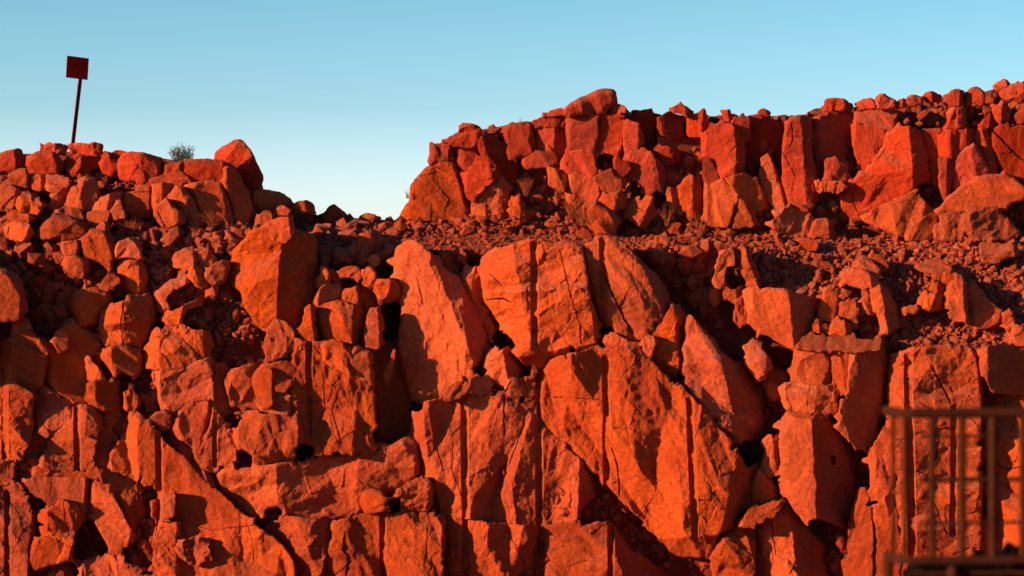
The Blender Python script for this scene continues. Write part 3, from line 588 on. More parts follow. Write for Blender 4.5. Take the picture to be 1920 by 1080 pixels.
B('broad dark pink slab on the right rubble slope', '1714,500 1754,484 1787,500 1762,514 1731,509', off=44, sy=.7)
B('pale ridge backed stone on the upper right of the rubble slope', '1836,469 1870,463 1906,458 1912,478 1883,486 1851,499', off=40, folds=[(1836,478,1912,470,.3,.4)])
R('upright outcrop on the right rubble slope, bright left half', '1775,559 1786,527 1805,516 1813,550 1813,584 1820,609 1780,596', off=66, folds=[(1803,516,1812,610,.2,.4)])
R('triangular dull half of the upright outcrop', '1808,532 1825,526 1851,562 1878,582 1878,602 1848,616 1824,612 1812,580', off=60, sx=-.15, rough=.5)
B('round cobble in the middle of the right rubble slope', '1742,540 1750,530 1762,530 1769,540 1762,552 1748,551', off=56, rnd=7, rough=.1)
B('larger round cobble under the first round cobble', '1731,566 1740,552 1756,550 1766,564 1762,582 1740,584', off=62, rnd=9, rough=.15)
B('long tilted cobble beside the two round cobbles', '1720,562 1734,545 1742,547 1738,562 1724,578', off=54, rnd=5, rough=.1)
B('small flat cobble at the left of the right rubble slope', '1699,578 1708,572 1720,578 1718,588 1704,588', off=50, rnd=4, rough=.1)
B('pointed stone at the right edge of the rubble slope', '1880,588 1893,578 1904,601 1887,619', off=56, sx=.1)
B('pink block low at the right edge of the rubble slope', '1890,619 1909,610 1940,625 1940,652 1896,645', off=66, sx=.05)
B('leaf shaped stone on the shelf edge right of centre', '1494,449 1511,447 1534,468 1514,470', off=52, sx=.3)
B('pointed stone with a lit tip in the gap left of the square lit block', '1392,650 1407,643 1430,658 1446,676 1437,695 1426,711 1407,680', base=30, folds=[(1395,690,1450,668,0,.6)], rough=.5)
B('dark round boulder low in the gap beside the pointed stone', '1440,700 1462,690 1482,705 1480,740 1460,752 1440,735', base=-10, rnd=11, sx=-.4)
B('small lit stone wedged beneath the long diagonal block', '1432,836 1446,818 1461,822 1464,868 1446,894 1430,880', base=14, folds=[(1448,818,1456,890,.2,.7)])
B('lower lit stone between the largest drilled block and the tall leaning block', '1408,915 1422,880 1453,912 1453,936 1420,949', base=14, folds=[(1426,880,1434,950,.3,.7)])
B('bright small plate in the dark vertical gap on the right', '1335,540 1352,546 1352,560 1340,575 1328,565', off=36)
B('stubby stone at the left foot of the speckled block', '1360,545 1386,540 1388,556 1370,564 1360,560', off=44)
B('standing dark post stone left of the speckled block', '1378,565 1390,558 1398,590 1388,615 1376,600', off=40, sx=-.2)
# ---- heap at the upper left
B('boulder cut off by the left edge at the foot of the sky', '-40,292 0,288 16,282 38,279 43,292 44,306 26,318 10,322 -40,320', off=90, rnd=7)
B('small crumbling block on top of the heap, left of the sign', '74,268 99,269 121,272 120,287 114,290 104,287 74,287', off=110, rough=1.1, folds=[(104,268,104,290,.1,.6)], T=36)
B('rounded block under the small crumbling block', '55,299 61,289 75,284 103,286 112,292 115,315 104,326 86,328 57,327 52,313', off=110, rnd=7, folds=[(100,285,106,328,.1,.7)])
B('chipped block at the foot of the sign post', '131,270 146,268 167,270 177,266 193,271 193,287 187,294 156,292 134,288', off=110, rough=.9, folds=[(172,266,180,294,.1,.6)], T=40)
B('block half in shadow below the chipped block of the sign', '128,299 141,291 167,293 188,296 187,315 165,322 135,330 128,323', off=104, folds=[(151,290,150,330,.2,.55)])
B('faceted stone between the sign block and the wide skyline boulder', '185,305 198,297 222,301 221,318 213,332 193,324', off=110, folds=[(206,297,214,330,.1,.5)])
B('little stone on the heap top right of the sign block', '206,290 216,282 232,283 235,288 226,293 221,301 206,299', off=96)
B('tiny knob stone beside the little stone', '190,293 200,284 209,287 206,297 193,297', off=104)
B('wide ribbed boulder on the skyline between the sign and the shrub', '229,289 260,286 281,291 305,297 309,323 294,331 273,341 250,339 221,335 221,308', off=112, folds=[(250,286,246,340,.15,.0),(262,286,270,340,.2,.35)], rnd=6)
R('long low slab on the skyline under the shrub', '309,311 346,301 375,299 418,302 428,315 428,330 414,337 391,335 359,341 341,345 325,336 309,330', off=92, sx=-.1, sy=.25, rough=.5, rnd=7, cat='rock slab', name='rock_slab')
B('leaning boulder standing tall on the skyline right of the shrub', '404,287 417,276 440,263 454,263 469,281 480,305 493,331 488,352 471,357 458,350 437,320 429,309 404,300', off=118, folds=[(432,322,482,288,.95,.08)], rnd=4, rough=.35, T=90)
B('dark boulder behind the heap where the slope falls to the gap', '470,357 500,356 530,362 549,378 551,393 520,402 485,402 468,385', off=70, sx=-.5, rnd=12)
R('left plate of the big rounded outcrop on the heap', '227,370 234,362 260,357 283,352 286,386 286,408 250,408 234,396', off=80, folds=[(230,372,290,362,.1,.5)], rough=.5)
R('cracked block at the middle of the big rounded outcrop', '286,347 307,342 323,347 312,366 294,387 288,396 286,370', off=96, folds=[(305,342,300,390,.1,.8)], rough=.6)
R('curved tongue of rock on the big rounded outcrop', '315,369 339,352 352,361 370,390 381,423 359,423 339,398 323,387', off=104, folds=[(336,352,372,425,.25,.7)], rough=.5)
R('large shaded dome of the rounded outcrop', '344,350 378,342 406,339 427,361 438,386 444,422 406,427 385,411 370,388 352,359', off=106, folds=[(342,345,402,430,.3,.62)], rough=.4, rnd=12)
R('smooth dark flank of the rounded outcrop under the leaning boulder', '418,312 443,318 458,350 472,381 482,413 466,427 443,424 437,388 424,350', off=90, sx=-.78, rough=.4, rnd=8)
R('lower bulge of the rounded outcrop', '289,388 310,374 320,382 341,400 350,418 325,424 307,428 292,410', off=108, folds=[(318,374,330,426,.15,.5)], rough=.6, rnd=8)
B('shelf of stones over the cracked block of the outcrop', '272,345 280,338 299,331 336,320 349,328 360,341 325,342 290,348', off=96, sy=.3, rough=.8)
B('big bright pointed boulder in the middle of the heap', '120,387 130,365 138,352 156,339 180,336 188,365 182,387 167,395 146,389', off=104, folds=[(157,336,146,392,.3,.3)], rnd=5)
B('dark slanted stone left of the bright pointed boulder', '95,369 115,356 131,351 122,378 112,392 96,389', off=84, sx=-.6)
B('split boulder at the left of the heap, left piece', '55,327 83,328 88,338 91,361 65,358 56,345', off=92, folds=[(74,326,78,360,.15,.5)])
B('split boulder at the left of the heap, right piece', '88,328 112,331 130,344 116,356 102,361 87,356', off=90, sx=.15)
B('rounded stone low under the left edge boulder of the heap', '16,337 29,322 49,319 56,344 57,356 36,353 21,345', off=86, sx=.05)
B('wide stone at the left edge of the heap', '-30,345 0,346 34,356 39,363 26,376 21,389 -30,403', off=84, sx=.1)
B('squarish stone in the left middle of the heap', '36,371 52,362 77,381 79,395 68,402 47,402 34,392', off=86, folds=[(40,385,80,385,.1,.5)])
B('broad boulder with a lit central facet low in the heap', '81,420 94,409 128,404 156,422 162,439 140,449 115,447 94,447 72,447', off=80, folds=[(96,405,94,450,.6,0),(118,405,118,450,0,.2)], rnd=5)
B('dark topped stone behind the broad boulder', '104,397 122,388 154,396 156,412 142,421 128,406 108,406', off=66, sy=.5, sx=-.2)
B('flat light facet stone right of the broad boulder', '161,410 177,396 206,396 209,409 193,420 180,426 164,421', off=80, sx=.05, rough=.25)
B('slanted stone between the pointed boulder and the outcrop', '169,392 190,370 229,359 217,378 206,396 177,397', off=88, folds=[(205,360,198,398,.25,.8)])
B('stone leaning on the left plate of the outcrop', '208,395 219,376 229,386 234,408 219,409', off=100, sx=.1)
B('crumbling round stone at the lower left of the heap', '7,428 26,417 52,420 66,438 49,453 16,447', off=72, rough=1.0)
B('small flat stone at the lower left of the heap', '22,402 55,401 57,414 12,418', off=78, sy=.2)
B('pyramid stone in front of the dry grass on the heap', '181,427 193,415 205,420 207,436 190,436', off=76, folds=[(197,414,198,438,.3,.8)])
B('rounded skyline stone right of the dark boulder', '546,390 558,378 576,376 588,384 590,402 569,401 550,397', off=110, rnd=5)
B('stone beside the rounded skyline stone', '513,398 527,386 546,392 543,403 527,411 516,408', off=90, sx=.1)
B('bright angular stone above the pale orange block', '479,411 503,395 514,402 517,416 496,425 484,428', off=84, sx=.25)
B('tilted cube like stone on the skyline at the gap', '599,406 626,383 637,392 654,405 649,414 628,415 608,414', off=92, folds=[(628,382,620,416,.2,.9)], rnd=3)
B('low mound stone on the skyline in the gap', '672,409 688,400 700,402 716,410 700,417 680,416', off=60, rnd=4)
# ---- the upper wall on the right
R('great rounded nose at the left end of the upper wall', '745,412 756,394 769,379 770,360 772,343 802,311 834,301 850,310 868,345 880,390 883,413 860,416 800,415', base=-330, folds=[(850,300,878,420,.0,1.0),(780,340,800,420,.25,0)], rough=.7, rnd=14, T=130)
R('horned knob above the great rounded nose', '801,307 807,280 806,266 815,271 826,270 835,262 852,275 856,299 830,304', base=-345, rough=.7, rnd=6)
R('square notched block on the left shoulder of the upper wall', '829,264 845,256 860,248 861,236 868,231 881,232 901,240 902,254 886,276 852,275', base=-340, folds=[(890,230,890,280,0,.7)], rough=.7)
R('small block below the square notched block', '852,277 887,276 892,300 881,317 862,307', base=-330, folds=[(868,276,872,316,.2,.2)], rough=.6)
R('cracked bulge right of the great rounded nose', '870,328 886,311 896,296 920,301 932,317 932,333 901,357 878,372 872,349', base=-318, folds=[(916,300,925,350,.1,.7)], rough=.8)
R('tall folded lump at the foot of the left shoulder', '884,402 901,366 922,343 938,332 954,350 960,384 950,411 907,414', base=-312, folds=[(938,330,946,412,.1,.8)], rough=.9, rnd=9)
R('dark diagonal ramp on the left shoulder of the upper wall', '900,262 922,254 943,270 962,300 978,325 985,352 954,340 933,308 907,277', base=-340, sx=-.85, rough=.4)
R('rounded corner block beside the dark ramp', '930,262 946,238 960,232 995,228 1001,255 1003,280 990,290 970,296 953,302 940,290', base=-335, folds=[(948,235,958,300,.6,0)], rough=.4, rnd=8)
R('small square block next to the rounded corner block', '1006,240 1039,238 1048,241 1045,279 1006,282', base=-338, rough=.35)
R('narrow dark faced block right of the small square block', '1044,240 1056,230 1061,262 1058,290 1050,310 1044,285', base=-352, sx=-.5, rough=.4)
R('low cap block above the small square block', '994,228 1016,219 1056,216 1059,238 1032,237 1006,239', base=-350, folds=[(1040,216,1040,240,.1,.4)], rough=.6)
R('thin tilted slab at the foot of the big capping boulder', '1016,211 1051,202 1056,213 1040,218 1016,221', base=-350, rough=.5, T=40, cat='rock slab', name='rock_slab')
B('long dark capping boulder on the upper wall', '1055,207 1063,198 1076,189 1100,178 1123,167 1136,166 1154,168 1158,192 1138,208 1112,214 1079,219 1060,218', base=-318, rnd=12, sx=-.35, rough=.5, T=60)
B('small stone at the right foot of the capping boulder', '1138,206 1157,195 1172,199 1183,213 1138,214', base=-340, rough=.6)
R('smooth square block under the capping boulder', '1063,224 1090,218 1115,217 1121,254 1120,280 1068,282 1062,254', base=-336, rough=.3, folds=[(1068,220,1070,282,.4,0)])
R('tall square block with a chipped foot right of the smooth square block', '1124,221 1162,214 1168,267 1167,298 1150,290 1128,284 1126,250', base=-334, rough=.35, folds=[(1134,285,1165,270,0,.0)])
R('rounded block right of the chipped tall block', '1168,250 1177,232 1198,231 1207,259 1198,281 1190,290 1172,284', base=-330, rough=.4, folds=[(1197,230,1197,290,.1,.9)])
R('upper block with a deep shadow notch near the low skyline', '1182,221 1188,206 1222,203 1231,223 1231,282 1207,264 1198,232', base=-348, folds=[(1202,203,1206,280,.1,.5)], rough=.6)
R('plate under the narrow dark faced block', '985,302 1008,284 1018,286 1034,290 1045,292 1050,315 1030,312 1000,314', base=-334, folds=[(1014,284,1030,312,.1,.5)], rough=.5)
R('flat lit plate above the dry grass of the upper wall', '1025,312 1063,330 1066,343 1058,359 1029,347', base=-325, rough=.4)
R('wide lit block in the middle of the upper wall', '1051,305 1063,284 1107,282 1115,296 1124,330 1107,333 1076,320 1052,318', base=-318, folds=[(1108,280,1122,335,.05,.7)], rough=.4)
R('round bottomed lit block below the wide lit block', '1059,358 1066,333 1076,321 1107,335 1124,350 1124,366 1107,378 1079,384 1065,380', base=-308, rough=.5, sx=.06)
R('dark tilted book shaped slab in the middle of the upper wall', '1112,333 1136,321 1171,348 1144,365', base=-292, sx=-.3, sy=.1, rough=.15, T=30, cat='rock slab', name='rock_slab')
R('dark five sided stone above the book shaped slab', '1151,297 1180,304 1184,317 1164,335 1154,328', base=-300, sx=-.3, rough=.2)
B('egg shaped boulder under the book shaped slab', '1123,380 1138,365 1162,358 1175,371 1167,391 1146,393', base=-275, rnd=13, rough=.25, folds=[(1158,355,1156,395,.1,.5)])
R('large lit block with a long shadow line, right of the five sided stone', '1165,291 1193,284 1222,296 1242,315 1247,360 1226,358 1200,346 1180,331', base=-310, folds=[(1224,290,1230,360,.1,.3)], rough=.6)
B('smooth sloping boulder at the foot of the upper wall beside dry grass', '1094,388 1115,380 1144,396 1160,425 1150,437 1110,434 1095,411', base=-272, rnd=12, rough=.25)
R('cracked lit block right of the egg shaped boulder', '1167,396 1190,371 1224,384 1231,400 1206,428 1183,412', base=-285, cr=[('1190,385 1210,400 1200,415',2.4,4)], rough=.5)
B('small bright block at the foot of the left shoulder', '950,393 972,389 1006,400 982,419 963,414', base=-285, folds=[(975,388,974,420,.15,.7)])
B('bright stone over the small bright block', '955,377 972,371 985,385 955,387', base=-290)
B('triangular peak stone on the low skyline of the upper wall', '1255,202 1276,190 1300,209 1286,217 1263,212', base=-350)
R('pointed leaning block on the skyline right of the peak stone', '1290,222 1305,213 1320,202 1328,224 1326,242 1304,251 1288,250', base=-340, folds=[(1318,200,1316,250,.3,.9)], rough=.4)
R('dark hooded block under the peak stone', '1233,222 1252,209 1283,217 1287,256 1268,264 1233,250', base=-348, sx=-.65, rough=.4)
R('dark deep wall below the hooded block', '1232,252 1268,266 1312,262 1314,330 1276,345 1250,350 1248,300', base=-372, sx=-.3, rough=.6)
R('five sided bright shield shaped block in the upper wall', '1315,256 1330,243 1346,232 1369,237 1382,256 1396,290 1391,321 1374,327 1354,335 1333,298 1317,285', base=-315, folds=[(1377,235,1380,330,.08,1.1)], cr=[('1366,290 1382,272',2.4,5)], rough=.35)
R('square small block on the skyline over the shield block', '1350,206 1369,205 1374,228 1359,229', base=-348, rough=.3)
R('pointed dull block right of the shield block', '1374,228 1393,211 1407,232 1408,264 1388,249', base=-345, sx=-.25, rough=.3)
R('tall dark wall block with a lit corner on the skyline', '1410,217 1427,213 1463,230 1465,284 1461,345 1427,325 1398,335 1400,284', base=-365, folds=[(1428,210,1428,335,.2,.8)], rough=.4)
B('small tilted cap stone over the tall dark wall block', '1421,212 1430,203 1446,211 1440,217', base=-352)
R('leaning lit slab in the middle of the right upper wall', '1427,297 1440,288 1456,326 1478,384 1450,388 1427,348', base=-318, folds=[(1443,285,1470,385,.2,.9)], cr=[('1428,336 1458,338',2,3)], rough=.4)
R('tall wavy column of bright rock in the upper wall', '1479,222 1493,217 1512,216 1521,235 1514,284 1522,330 1537,373 1515,390 1481,388 1473,347 1468,297 1471,266 1480,248', base=-300, folds=[(1500,215,1514,390,.2,.65)], cr=[('1470,290 1492,330',5,9),('1484,230 1486,262 1478,280',4,8)], rough=.6, rnd=7)
R('big dark face right of the wavy column', '1523,220 1565,209 1596,211 1599,232 1608,302 1596,330 1565,300 1540,338 1530,284', base=-345, sx=-.62, rough=.4, rnd=7)
R('ribbed brown hump at the foot of the big dark face', '1543,340 1549,298 1565,294 1590,310 1588,330 1565,343', base=-322, sx=-.25, rough=1.0)
R('wedge block narrowing downwards right of the big dark face', '1596,233 1630,236 1657,243 1656,258 1643,293 1622,317 1610,316 1602,280', base=-322, sx=.03, rough=.4)
R('dark cap over the downward wedge block', '1600,229 1622,207 1650,209 1684,214 1671,246 1656,241', base=-330, sy=.55, rough=.4)
B('thin flat stone lying at the foot of the wavy column', '1528,342 1545,340 1578,341 1584,349 1555,358 1531,357', base=-285, T=40)
R('broad cracked mass in front of the right upper wall', '1571,373 1592,350 1612,338 1640,296 1672,246 1703,236 1720,240 1739,290 1746,342 1716,348 1700,372 1678,380 1640,396 1612,412 1577,404', base=-300, folds=[(1704,230,1712,345,.1,.95,70),(1640,400,1600,340,0,.0)], cr=[('1604,345 1600,380 1612,405',2.4,5),('1650,262 1660,280 1648,300 1640,290',3,5)], rough=.75, rnd=8)
R('flat lit panel right of the broad cracked mass', '1732,243 1754,243 1761,296 1761,354 1748,345 1741,284', base=-325, rough=.3, sx=.1)
R('overhanging block with a dark underside on the right upper wall', '1757,255 1776,244 1823,243 1827,265 1803,276 1785,294 1760,291', base=-302, folds=[(1783,243,1782,295,.35,.45)], rough=.4)
R('narrow pillar under the overhanging block', '1760,298 1786,296 1780,359 1769,373 1761,350', base=-308, folds=[(1776,295,1774,370,.1,.8)], rough=.3)
R('swelling buttress right of the narrow pillar', '1784,354 1798,297 1829,268 1846,300 1859,330 1823,342 1782,370', base=-302, folds=[(1815,265,1835,345,.15,.4)], rough=.5, rnd=8)
R('long lit slat running down right from the upper rim', '1821,246 1848,243 1861,280 1872,329 1858,328 1831,270', base=-312, folds=[(1840,240,1866,330,.1,.8)], rough=.3)
R('large slanted panel with dark stripes at the right edge', '1850,243 1945,235 1945,352 1905,347 1888,326 1868,280', base=-318, cr=[('1862,246 1905,290 1945,320',9,16)], folds=[(1850,240,1890,330,.5,0)], rough=.35)
R('wide bright apron block low at the right edge', '1750,398 1790,360 1820,338 1829,331 1886,326 1915,345 1945,368 1870,390 1829,402 1780,397', base=-270, folds=[(1760,385,1940,350,.1,.12)], rough=.45, rnd=8)
R('sloping mound in front of the broad cracked mass', '1612,408 1640,390 1678,373 1710,360 1751,394 1716,420 1700,446 1656,430', base=-268, sy=.3, sx=.05, rough=.5)
R('dark triangular facet of the sloping mound', '1714,420 1747,399 1761,410 1752,448 1697,450', base=-262, sx=-.4, rough=.35)
B('square lit boulder at the right foot of the upper wall', '1752,423 1779,397 1804,400 1821,430 1816,452 1750,452', base=-250, folds=[(1806,395,1812,455,.1,.7)], rnd=5)
B('large dark boulder beside the square lit boulder', '1802,402 1854,388 1873,391 1915,438 1893,455 1854,449 1815,440', base=-245, sx=-.45, sy=.1)
B('rounded half lit boulder in front of the broad cracked mass', '1514,446 1530,411 1552,410 1568,438 1566,448', base=-255, folds=[(1552,408,1556,450,.1,.9)], rnd=6)
B('dark rock in shadow right of the lit foot blocks', '1443,423 1460,398 1483,388 1528,409 1518,446 1483,444', base=-275, sx=-.5, sy=.2)
R('large bright foot block beneath the shield block', '1327,358 1330,347 1356,334 1387,367 1375,401 1368,427 1340,426 1326,422', base=-292, folds=[(1358,332,1388,368,0,.5)], rough=.4, rnd=6)
R('dark sloping block between the shield block and the leaning slab', '1360,334 1403,328 1425,355 1443,384 1424,396 1388,371', base=-300, sx=-.7, rough=.3)
R('chipped lower block right of the large bright foot block', '1374,405 1388,374 1416,395 1422,423 1372,427', base=-285, rough=.7)
R('tall pale block standing at the foot of the dark deep wall', '1275,350 1284,334 1296,328 1312,336 1313,396 1294,416 1280,380', base=-298, folds=[(1300,328,1300,416,.15,.9)], rough=.5, rnd=6)
B('small upright stone left of the tall pale block', '1249,353 1268,357 1271,373 1271,400 1252,384', base=-305)
B('wedged stone in the dark top of the upper wall', '1227,277 1252,275 1276,284 1274,303 1252,307 1229,293', base=-318, folds=[(1256,274,1256,308,.2,.7)])
R('small dark prism left of the shield block', '1322,304 1330,300 1351,334 1330,347 1324,330', base=-312, sx=-.1, rough=.2)
B('first round boulder of the skyline row', '1545,187 1562,183 1587,186 1596,202 1577,208 1546,205', base=-340, rnd=7)
B('small round boulder second in the skyline row', '1612,187 1634,183 1644,196 1640,208 1615,207', base=-342, rnd=6)
B('peaked dark boulder third in the skyline row', '1639,184 1656,174 1682,189 1679,204 1647,205', base=-345, sx=-.2, rnd=6)
B('small boulder behind the peaked dark one in the skyline row', '1682,187 1697,183 1701,200 1684,205', base=-352, rnd=5)
B('boulder with a flat top in the middle of the skyline row', '1699,181 1713,177 1733,181 1730,197 1703,200', base=-342, rnd=6)
B('knobbly boulder over the small sky gap in the skyline row', '1731,176 1747,170 1763,178 1761,192 1741,196', base=-346, rnd=6)
B('sharp topped boulder in the skyline row', '1776,178 1790,167 1800,167 1805,186 1802,200 1779,198', base=-340, folds=[(1798,165,1798,200,.2,.8)])
B('large round boulder right of the sharp topped one', '1806,181 1817,166 1832,162 1849,173 1843,198 1814,200', base=-338, rnd=8)
B('top boulder of the pile at the right edge', '1863,159 1883,147 1896,158 1876,170', base=-350, rnd=5)
B('wide boulder under the top boulder at the right edge', '1873,171 1902,154 1940,150 1940,182 1905,187 1886,179', base=-340, rnd=8)
B('square boulder under the skyline row', '1773,209 1792,202 1811,211 1811,241 1773,242', base=-322, rnd=6, folds=[(1795,200,1795,242,.1,.7)])
B('pyramid boulder low in the right pile', '1835,237 1851,210 1872,237', base=-318)
B('boulder in the heart of the right pile', '1857,193 1880,196 1891,208 1882,228 1860,222', base=-322, rnd=7)
B('rounded boulder at the lower right of the right pile', '1902,232 1905,208 1940,190 1940,234', base=-322, rnd=8)

build_rocks()
# ------------------------------------------------------------------ loose stones
def stone_mesh(seed, mat, angular=.8, detail=1):
    rg = random.Random(seed); bm = bmesh.new()
    sxx, syy, szz = rg.uniform(.75, 1.1), rg.uniform(.6, 1.0), rg.uniform(.5, .85)
    n = rg.randint(9, 14)
    for i in range(n):
        v = Vector((rg.gauss(0, 1), rg.gauss(0, 1), rg.gauss(0, 1))).normalized()
        if angular > .5: v = Vector([max(-.72, min(.72, c)) for c in v])*1.25
        v *= rg.uniform(.85, 1.05); bm.verts.new((v.x*sxx, v.y*syy, v.z*szz))
    r = bmesh.ops.convex_hull(bm, input=bm.verts)
    bmesh.ops.delete(bm, geom=[g for g in r['geom_interior'] if isinstance(g, bmesh.types.BMVert)], context='VERTS')
    bmesh.ops.dissolve_limit(bm, angle_limit=.18, verts=bm.verts, edges=bm.edges)
    if detail:
        bmesh.ops.bevel(bm, geom=list(bm.edges), offset=.035, segments=1, affect='EDGES', profile=.5)
        bmesh.ops.triangulate(bm, faces=bm.faces)
        bmesh.ops.subdivide_edges(bm, edges=[e for e in bm.edges if e.calc_length() > .3], cuts=1)
        bmesh.ops.triangulate(bm, faces=bm.faces)
        for v in bm.verts: v.co *= 1 + rg.uniform(-.035, .035)
    bm.normal_update(); me = bpy.data.meshes.new('stone'); bm.to_mesh(me); bm.free(); me.materials.append(mat); return me
STONES = [stone_mesh(900+i, M_WALL if i % 2 else M_GRAVEL, .9 if i % 3 else .2) for i in range(20)]
def inpoly(x, y, O):
    c = False; n = len(O)
    for i in range(n):
        ax, ay = O[i]; bx, by = O[(i+1) % n]
        if (ay > y) != (by > y) and x < (bx-ax)*(y-ay)/(by-ay)+ax: c = not c
    return c
first = {}
def scatter(label, group, poly, n, s0, s1, lift=.35, seed=1, base=None, mat=None, flat=.75):
    O = pts(poly); rg = random.Random(seed*77+5); xs = [p[0] for p in O]; ys = [p[1] for p in O]; placed = []
    tries = 0
    while len(placed) < n and tries < n*60:
        tries += 1; x, y = rg.uniform(min(xs), max(xs)), rg.uniform(min(ys), max(ys))
        if not inpoly(x, y, O): continue
        s = s0+(s1-s0)*rg.random()**2.0
        if any(math.hypot(x-a, y-b) < .8*(s+c) for a, b, c in placed): continue
        placed.append((x, y, s))
    for x, y, s in placed:
        b = float(bank_h(np.array([x]), np.array([y]))[0]) if base is None else base
        o = bpy.data.objects.new('loose_stone', STONES[rg.randrange(len(STONES))]); C.objects.link(o)
        r = s/120.0
        o.location = P(x, y, b+s*lift); o.scale = (r*rg.uniform(.85, 1.35), r*rg.uniform(.8, 1.2), r*rg.uniform(flat*.8, flat*1.3))
        o.rotation_euler = (rg.uniform(-.6, .6), rg.uniform(-.7, .7), rg.uniform(0, 6.28))
        tag(o, label, 'stone', group)
HEAP = 'loose stones between the boulders of the heap'
scatter('small loose stone between the boulders of the upper left heap', 'loose stones of the upper left heap', '0,330 120,322 230,345 280,400 260,440 0,450', 24, 6, 15, seed=1, lift=1.3)
scatter('small loose stone in the sloping rubble left of the pale orange block', 'rubble left of the pale orange block', '272,445 360,428 432,440 432,500 420,560 330,575 276,545', 34, 5, 13, seed=2, lift=1.4)
scatter('loose stone strewn between the dry grass and the pale orange block', 'stones strewn by the dry grass on the heap', '270,428 400,416 500,424 470,445 430,455 300,446', 20, 4, 9, seed=3, lift=1.0)
scatter('little shard in the shadowed rubble pocket under the pale orange block', 'shards in the shadowed pocket', '345,578 430,560 500,600 470,640 400,650 345,606', 20, 4, 9, seed=4, lift=1.6)
scatter('loose chip between the pale fist of rock and the tall pillar', 'chips beside the tall pillar', '610,480 735,470 742,530 690,545 640,545', 12, 4, 9, seed=5, lift=1.3)
scatter('loose stone lying on the gravel bench under the upper wall', 'stones on the gravel bench', '760,420 900,418 1240,428 1500,432 1500,452 1000,442 800,440', 38, 4, 11, seed=6, lift=.6)
scatter('loose stone on the rubble slope at the upper right of the lower wall', 'stones on the right rubble slope', '1440,462 1900,462 1930,650 1700,640 1690,560 1560,540 1440,530', 48, 5, 14, seed=7, lift=1.0)
scatter('dim stone in the shaded gap left of the speckled square block', 'stones in the shaded gap', '1300,520 1395,540 1410,640 1390,650 1320,590', 13, 6, 14, seed=8, lift=.8)
scatter('boulder of the jumbled pile on the skyline at the right edge', 'jumbled boulders at the right edge of the skyline', '1650,206 1760,202 1860,180 1935,172 1935,236 1780,240 1690,232', 26, 8, 16, seed=9, base=-345, lift=.1, flat=.9)
scatter('small stone heaped at the foot of the left shoulder of the upper wall', 'stones at the foot of the left shoulder', '870,402 1010,398 1090,410 1090,430 880,420', 16, 5, 10, seed=10, base=-285)
scatter('loose stone in the gap below the largest drilled block', 'stones in the bottom gap', '1120,945 1160,930 1270,1030 1300,1050 1250,1052 1170,1010', 14, 4, 10, seed=11, lift=2.2)
scatter('chip lying on the broken mass above the six sided plate', 'chips above the six sided plate', '445,765 530,768 540,782 440,782', 9, 4, 8, seed=12, base=0)
scatter('stone piled beside the round flat faced stone', 'stones beside the round flat faced stone', '730,945 810,945 820,960 730,962', 9, 5, 9, seed=13, base=2)
scatter('chip on the ledge at the foot of the tall pillar', 'chips at the foot of the pillar', '780,738 850,722 900,724 880,745 800,760', 10, 4, 8, seed=14, base=-8)
scatter('cobble stuck in the dark gap right of the largest drilled block', 'cobbles in the dark right gap', '1395,815 1460,740 1462,800 1440,900 1420,880', 8, 8, 13, seed=15, lift=.8)

def gravel(name, poly, n, s0, s1, seed, mat=M_GRAVEL, lift=.2, base=None):
    rg = np.random.RandomState(seed); O = pts(poly); xs = [p[0] for p in O]; ys = [p[1] for p in O]
    x = rg.uniform(min(xs), max(xs), n*4); y = rg.uniform(min(ys), max(ys), n*4)
    ins = np.zeros(x.shape, bool); k = len(O)
    for i in range(k):
        ax, ay = O[i]; bx, by = O[(i+1) % k]
        if ay == by: continue
        ins ^= ((ay > y) != (by > y)) & (x < (bx-ax)*(y-ay)/(by-ay)+ax)
    x, y = x[ins][:n], y[ins][:n]; n = len(x)
    s = s0+(s1*1.3-s0)*rg.random_sample(n)**4.5
    h = (bank_h(x, y) if base is None else np.full(n, float(base))) + s*lift
    c = Parr(x, y, h)
    t = (1+5**.5)/2
    iv = np.array([(-1,t,0),(1,t,0),(-1,-t,0),(1,-t,0),(0,-1,t),(0,1,t),(0,-1,-t),(0,1,-t),(t,0,-1),(t,0,1),(-t,0,-1),(-t,0,1)])/1.9
    fc = np.array([(0,11,5),(0,5,1),(0,1,7),(0,7,10),(0,10,11),(1,5,9),(5,11,4),(11,10,2),(10,7,6),(7,1,8),(3,9,4),(3,4,2),(3,2,6),(3,6,8),(3,8,9),(4,9,5),(2,4,11),(6,2,10),(8,6,7),(9,8,1)])
    q = rg.normal(size=(n, 4)); q /= np.linalg.norm(q, axis=1)[:, None]; a, b, cc, d = q.T
    Rm = np.stack([1-2*(cc*cc+d*d), 2*(b*cc-a*d), 2*(b*d+a*cc), 2*(b*cc+a*d), 1-2*(b*b+d*d), 2*(cc*d-a*b), 2*(b*d-a*cc), 2*(cc*d+a*b), 1-2*(b*b+cc*cc)], 1).reshape(n, 3, 3)
    sc_ = np.stack([rg.uniform(.8, 1.4, n), rg.uniform(.6, 1., n), rg.uniform(.4, .9, n)], 1)*(s/120)[:, None]
    v = iv[None]*(1+rg.uniform(-.28, .28, (n, 12, 1)))*sc_[:, None, :]
    v = np.einsum('nij,nkj->nki', Rm, v) + c[:, None, :]
    F = (fc[None]+(np.arange(n)*12)[:, None, None]).reshape(-1, 3)
    o = link_mesh(name, v.reshape(-1, 3).tolist(), F.tolist(), mat, smooth=False); tag(o, kind='stuff'); return o
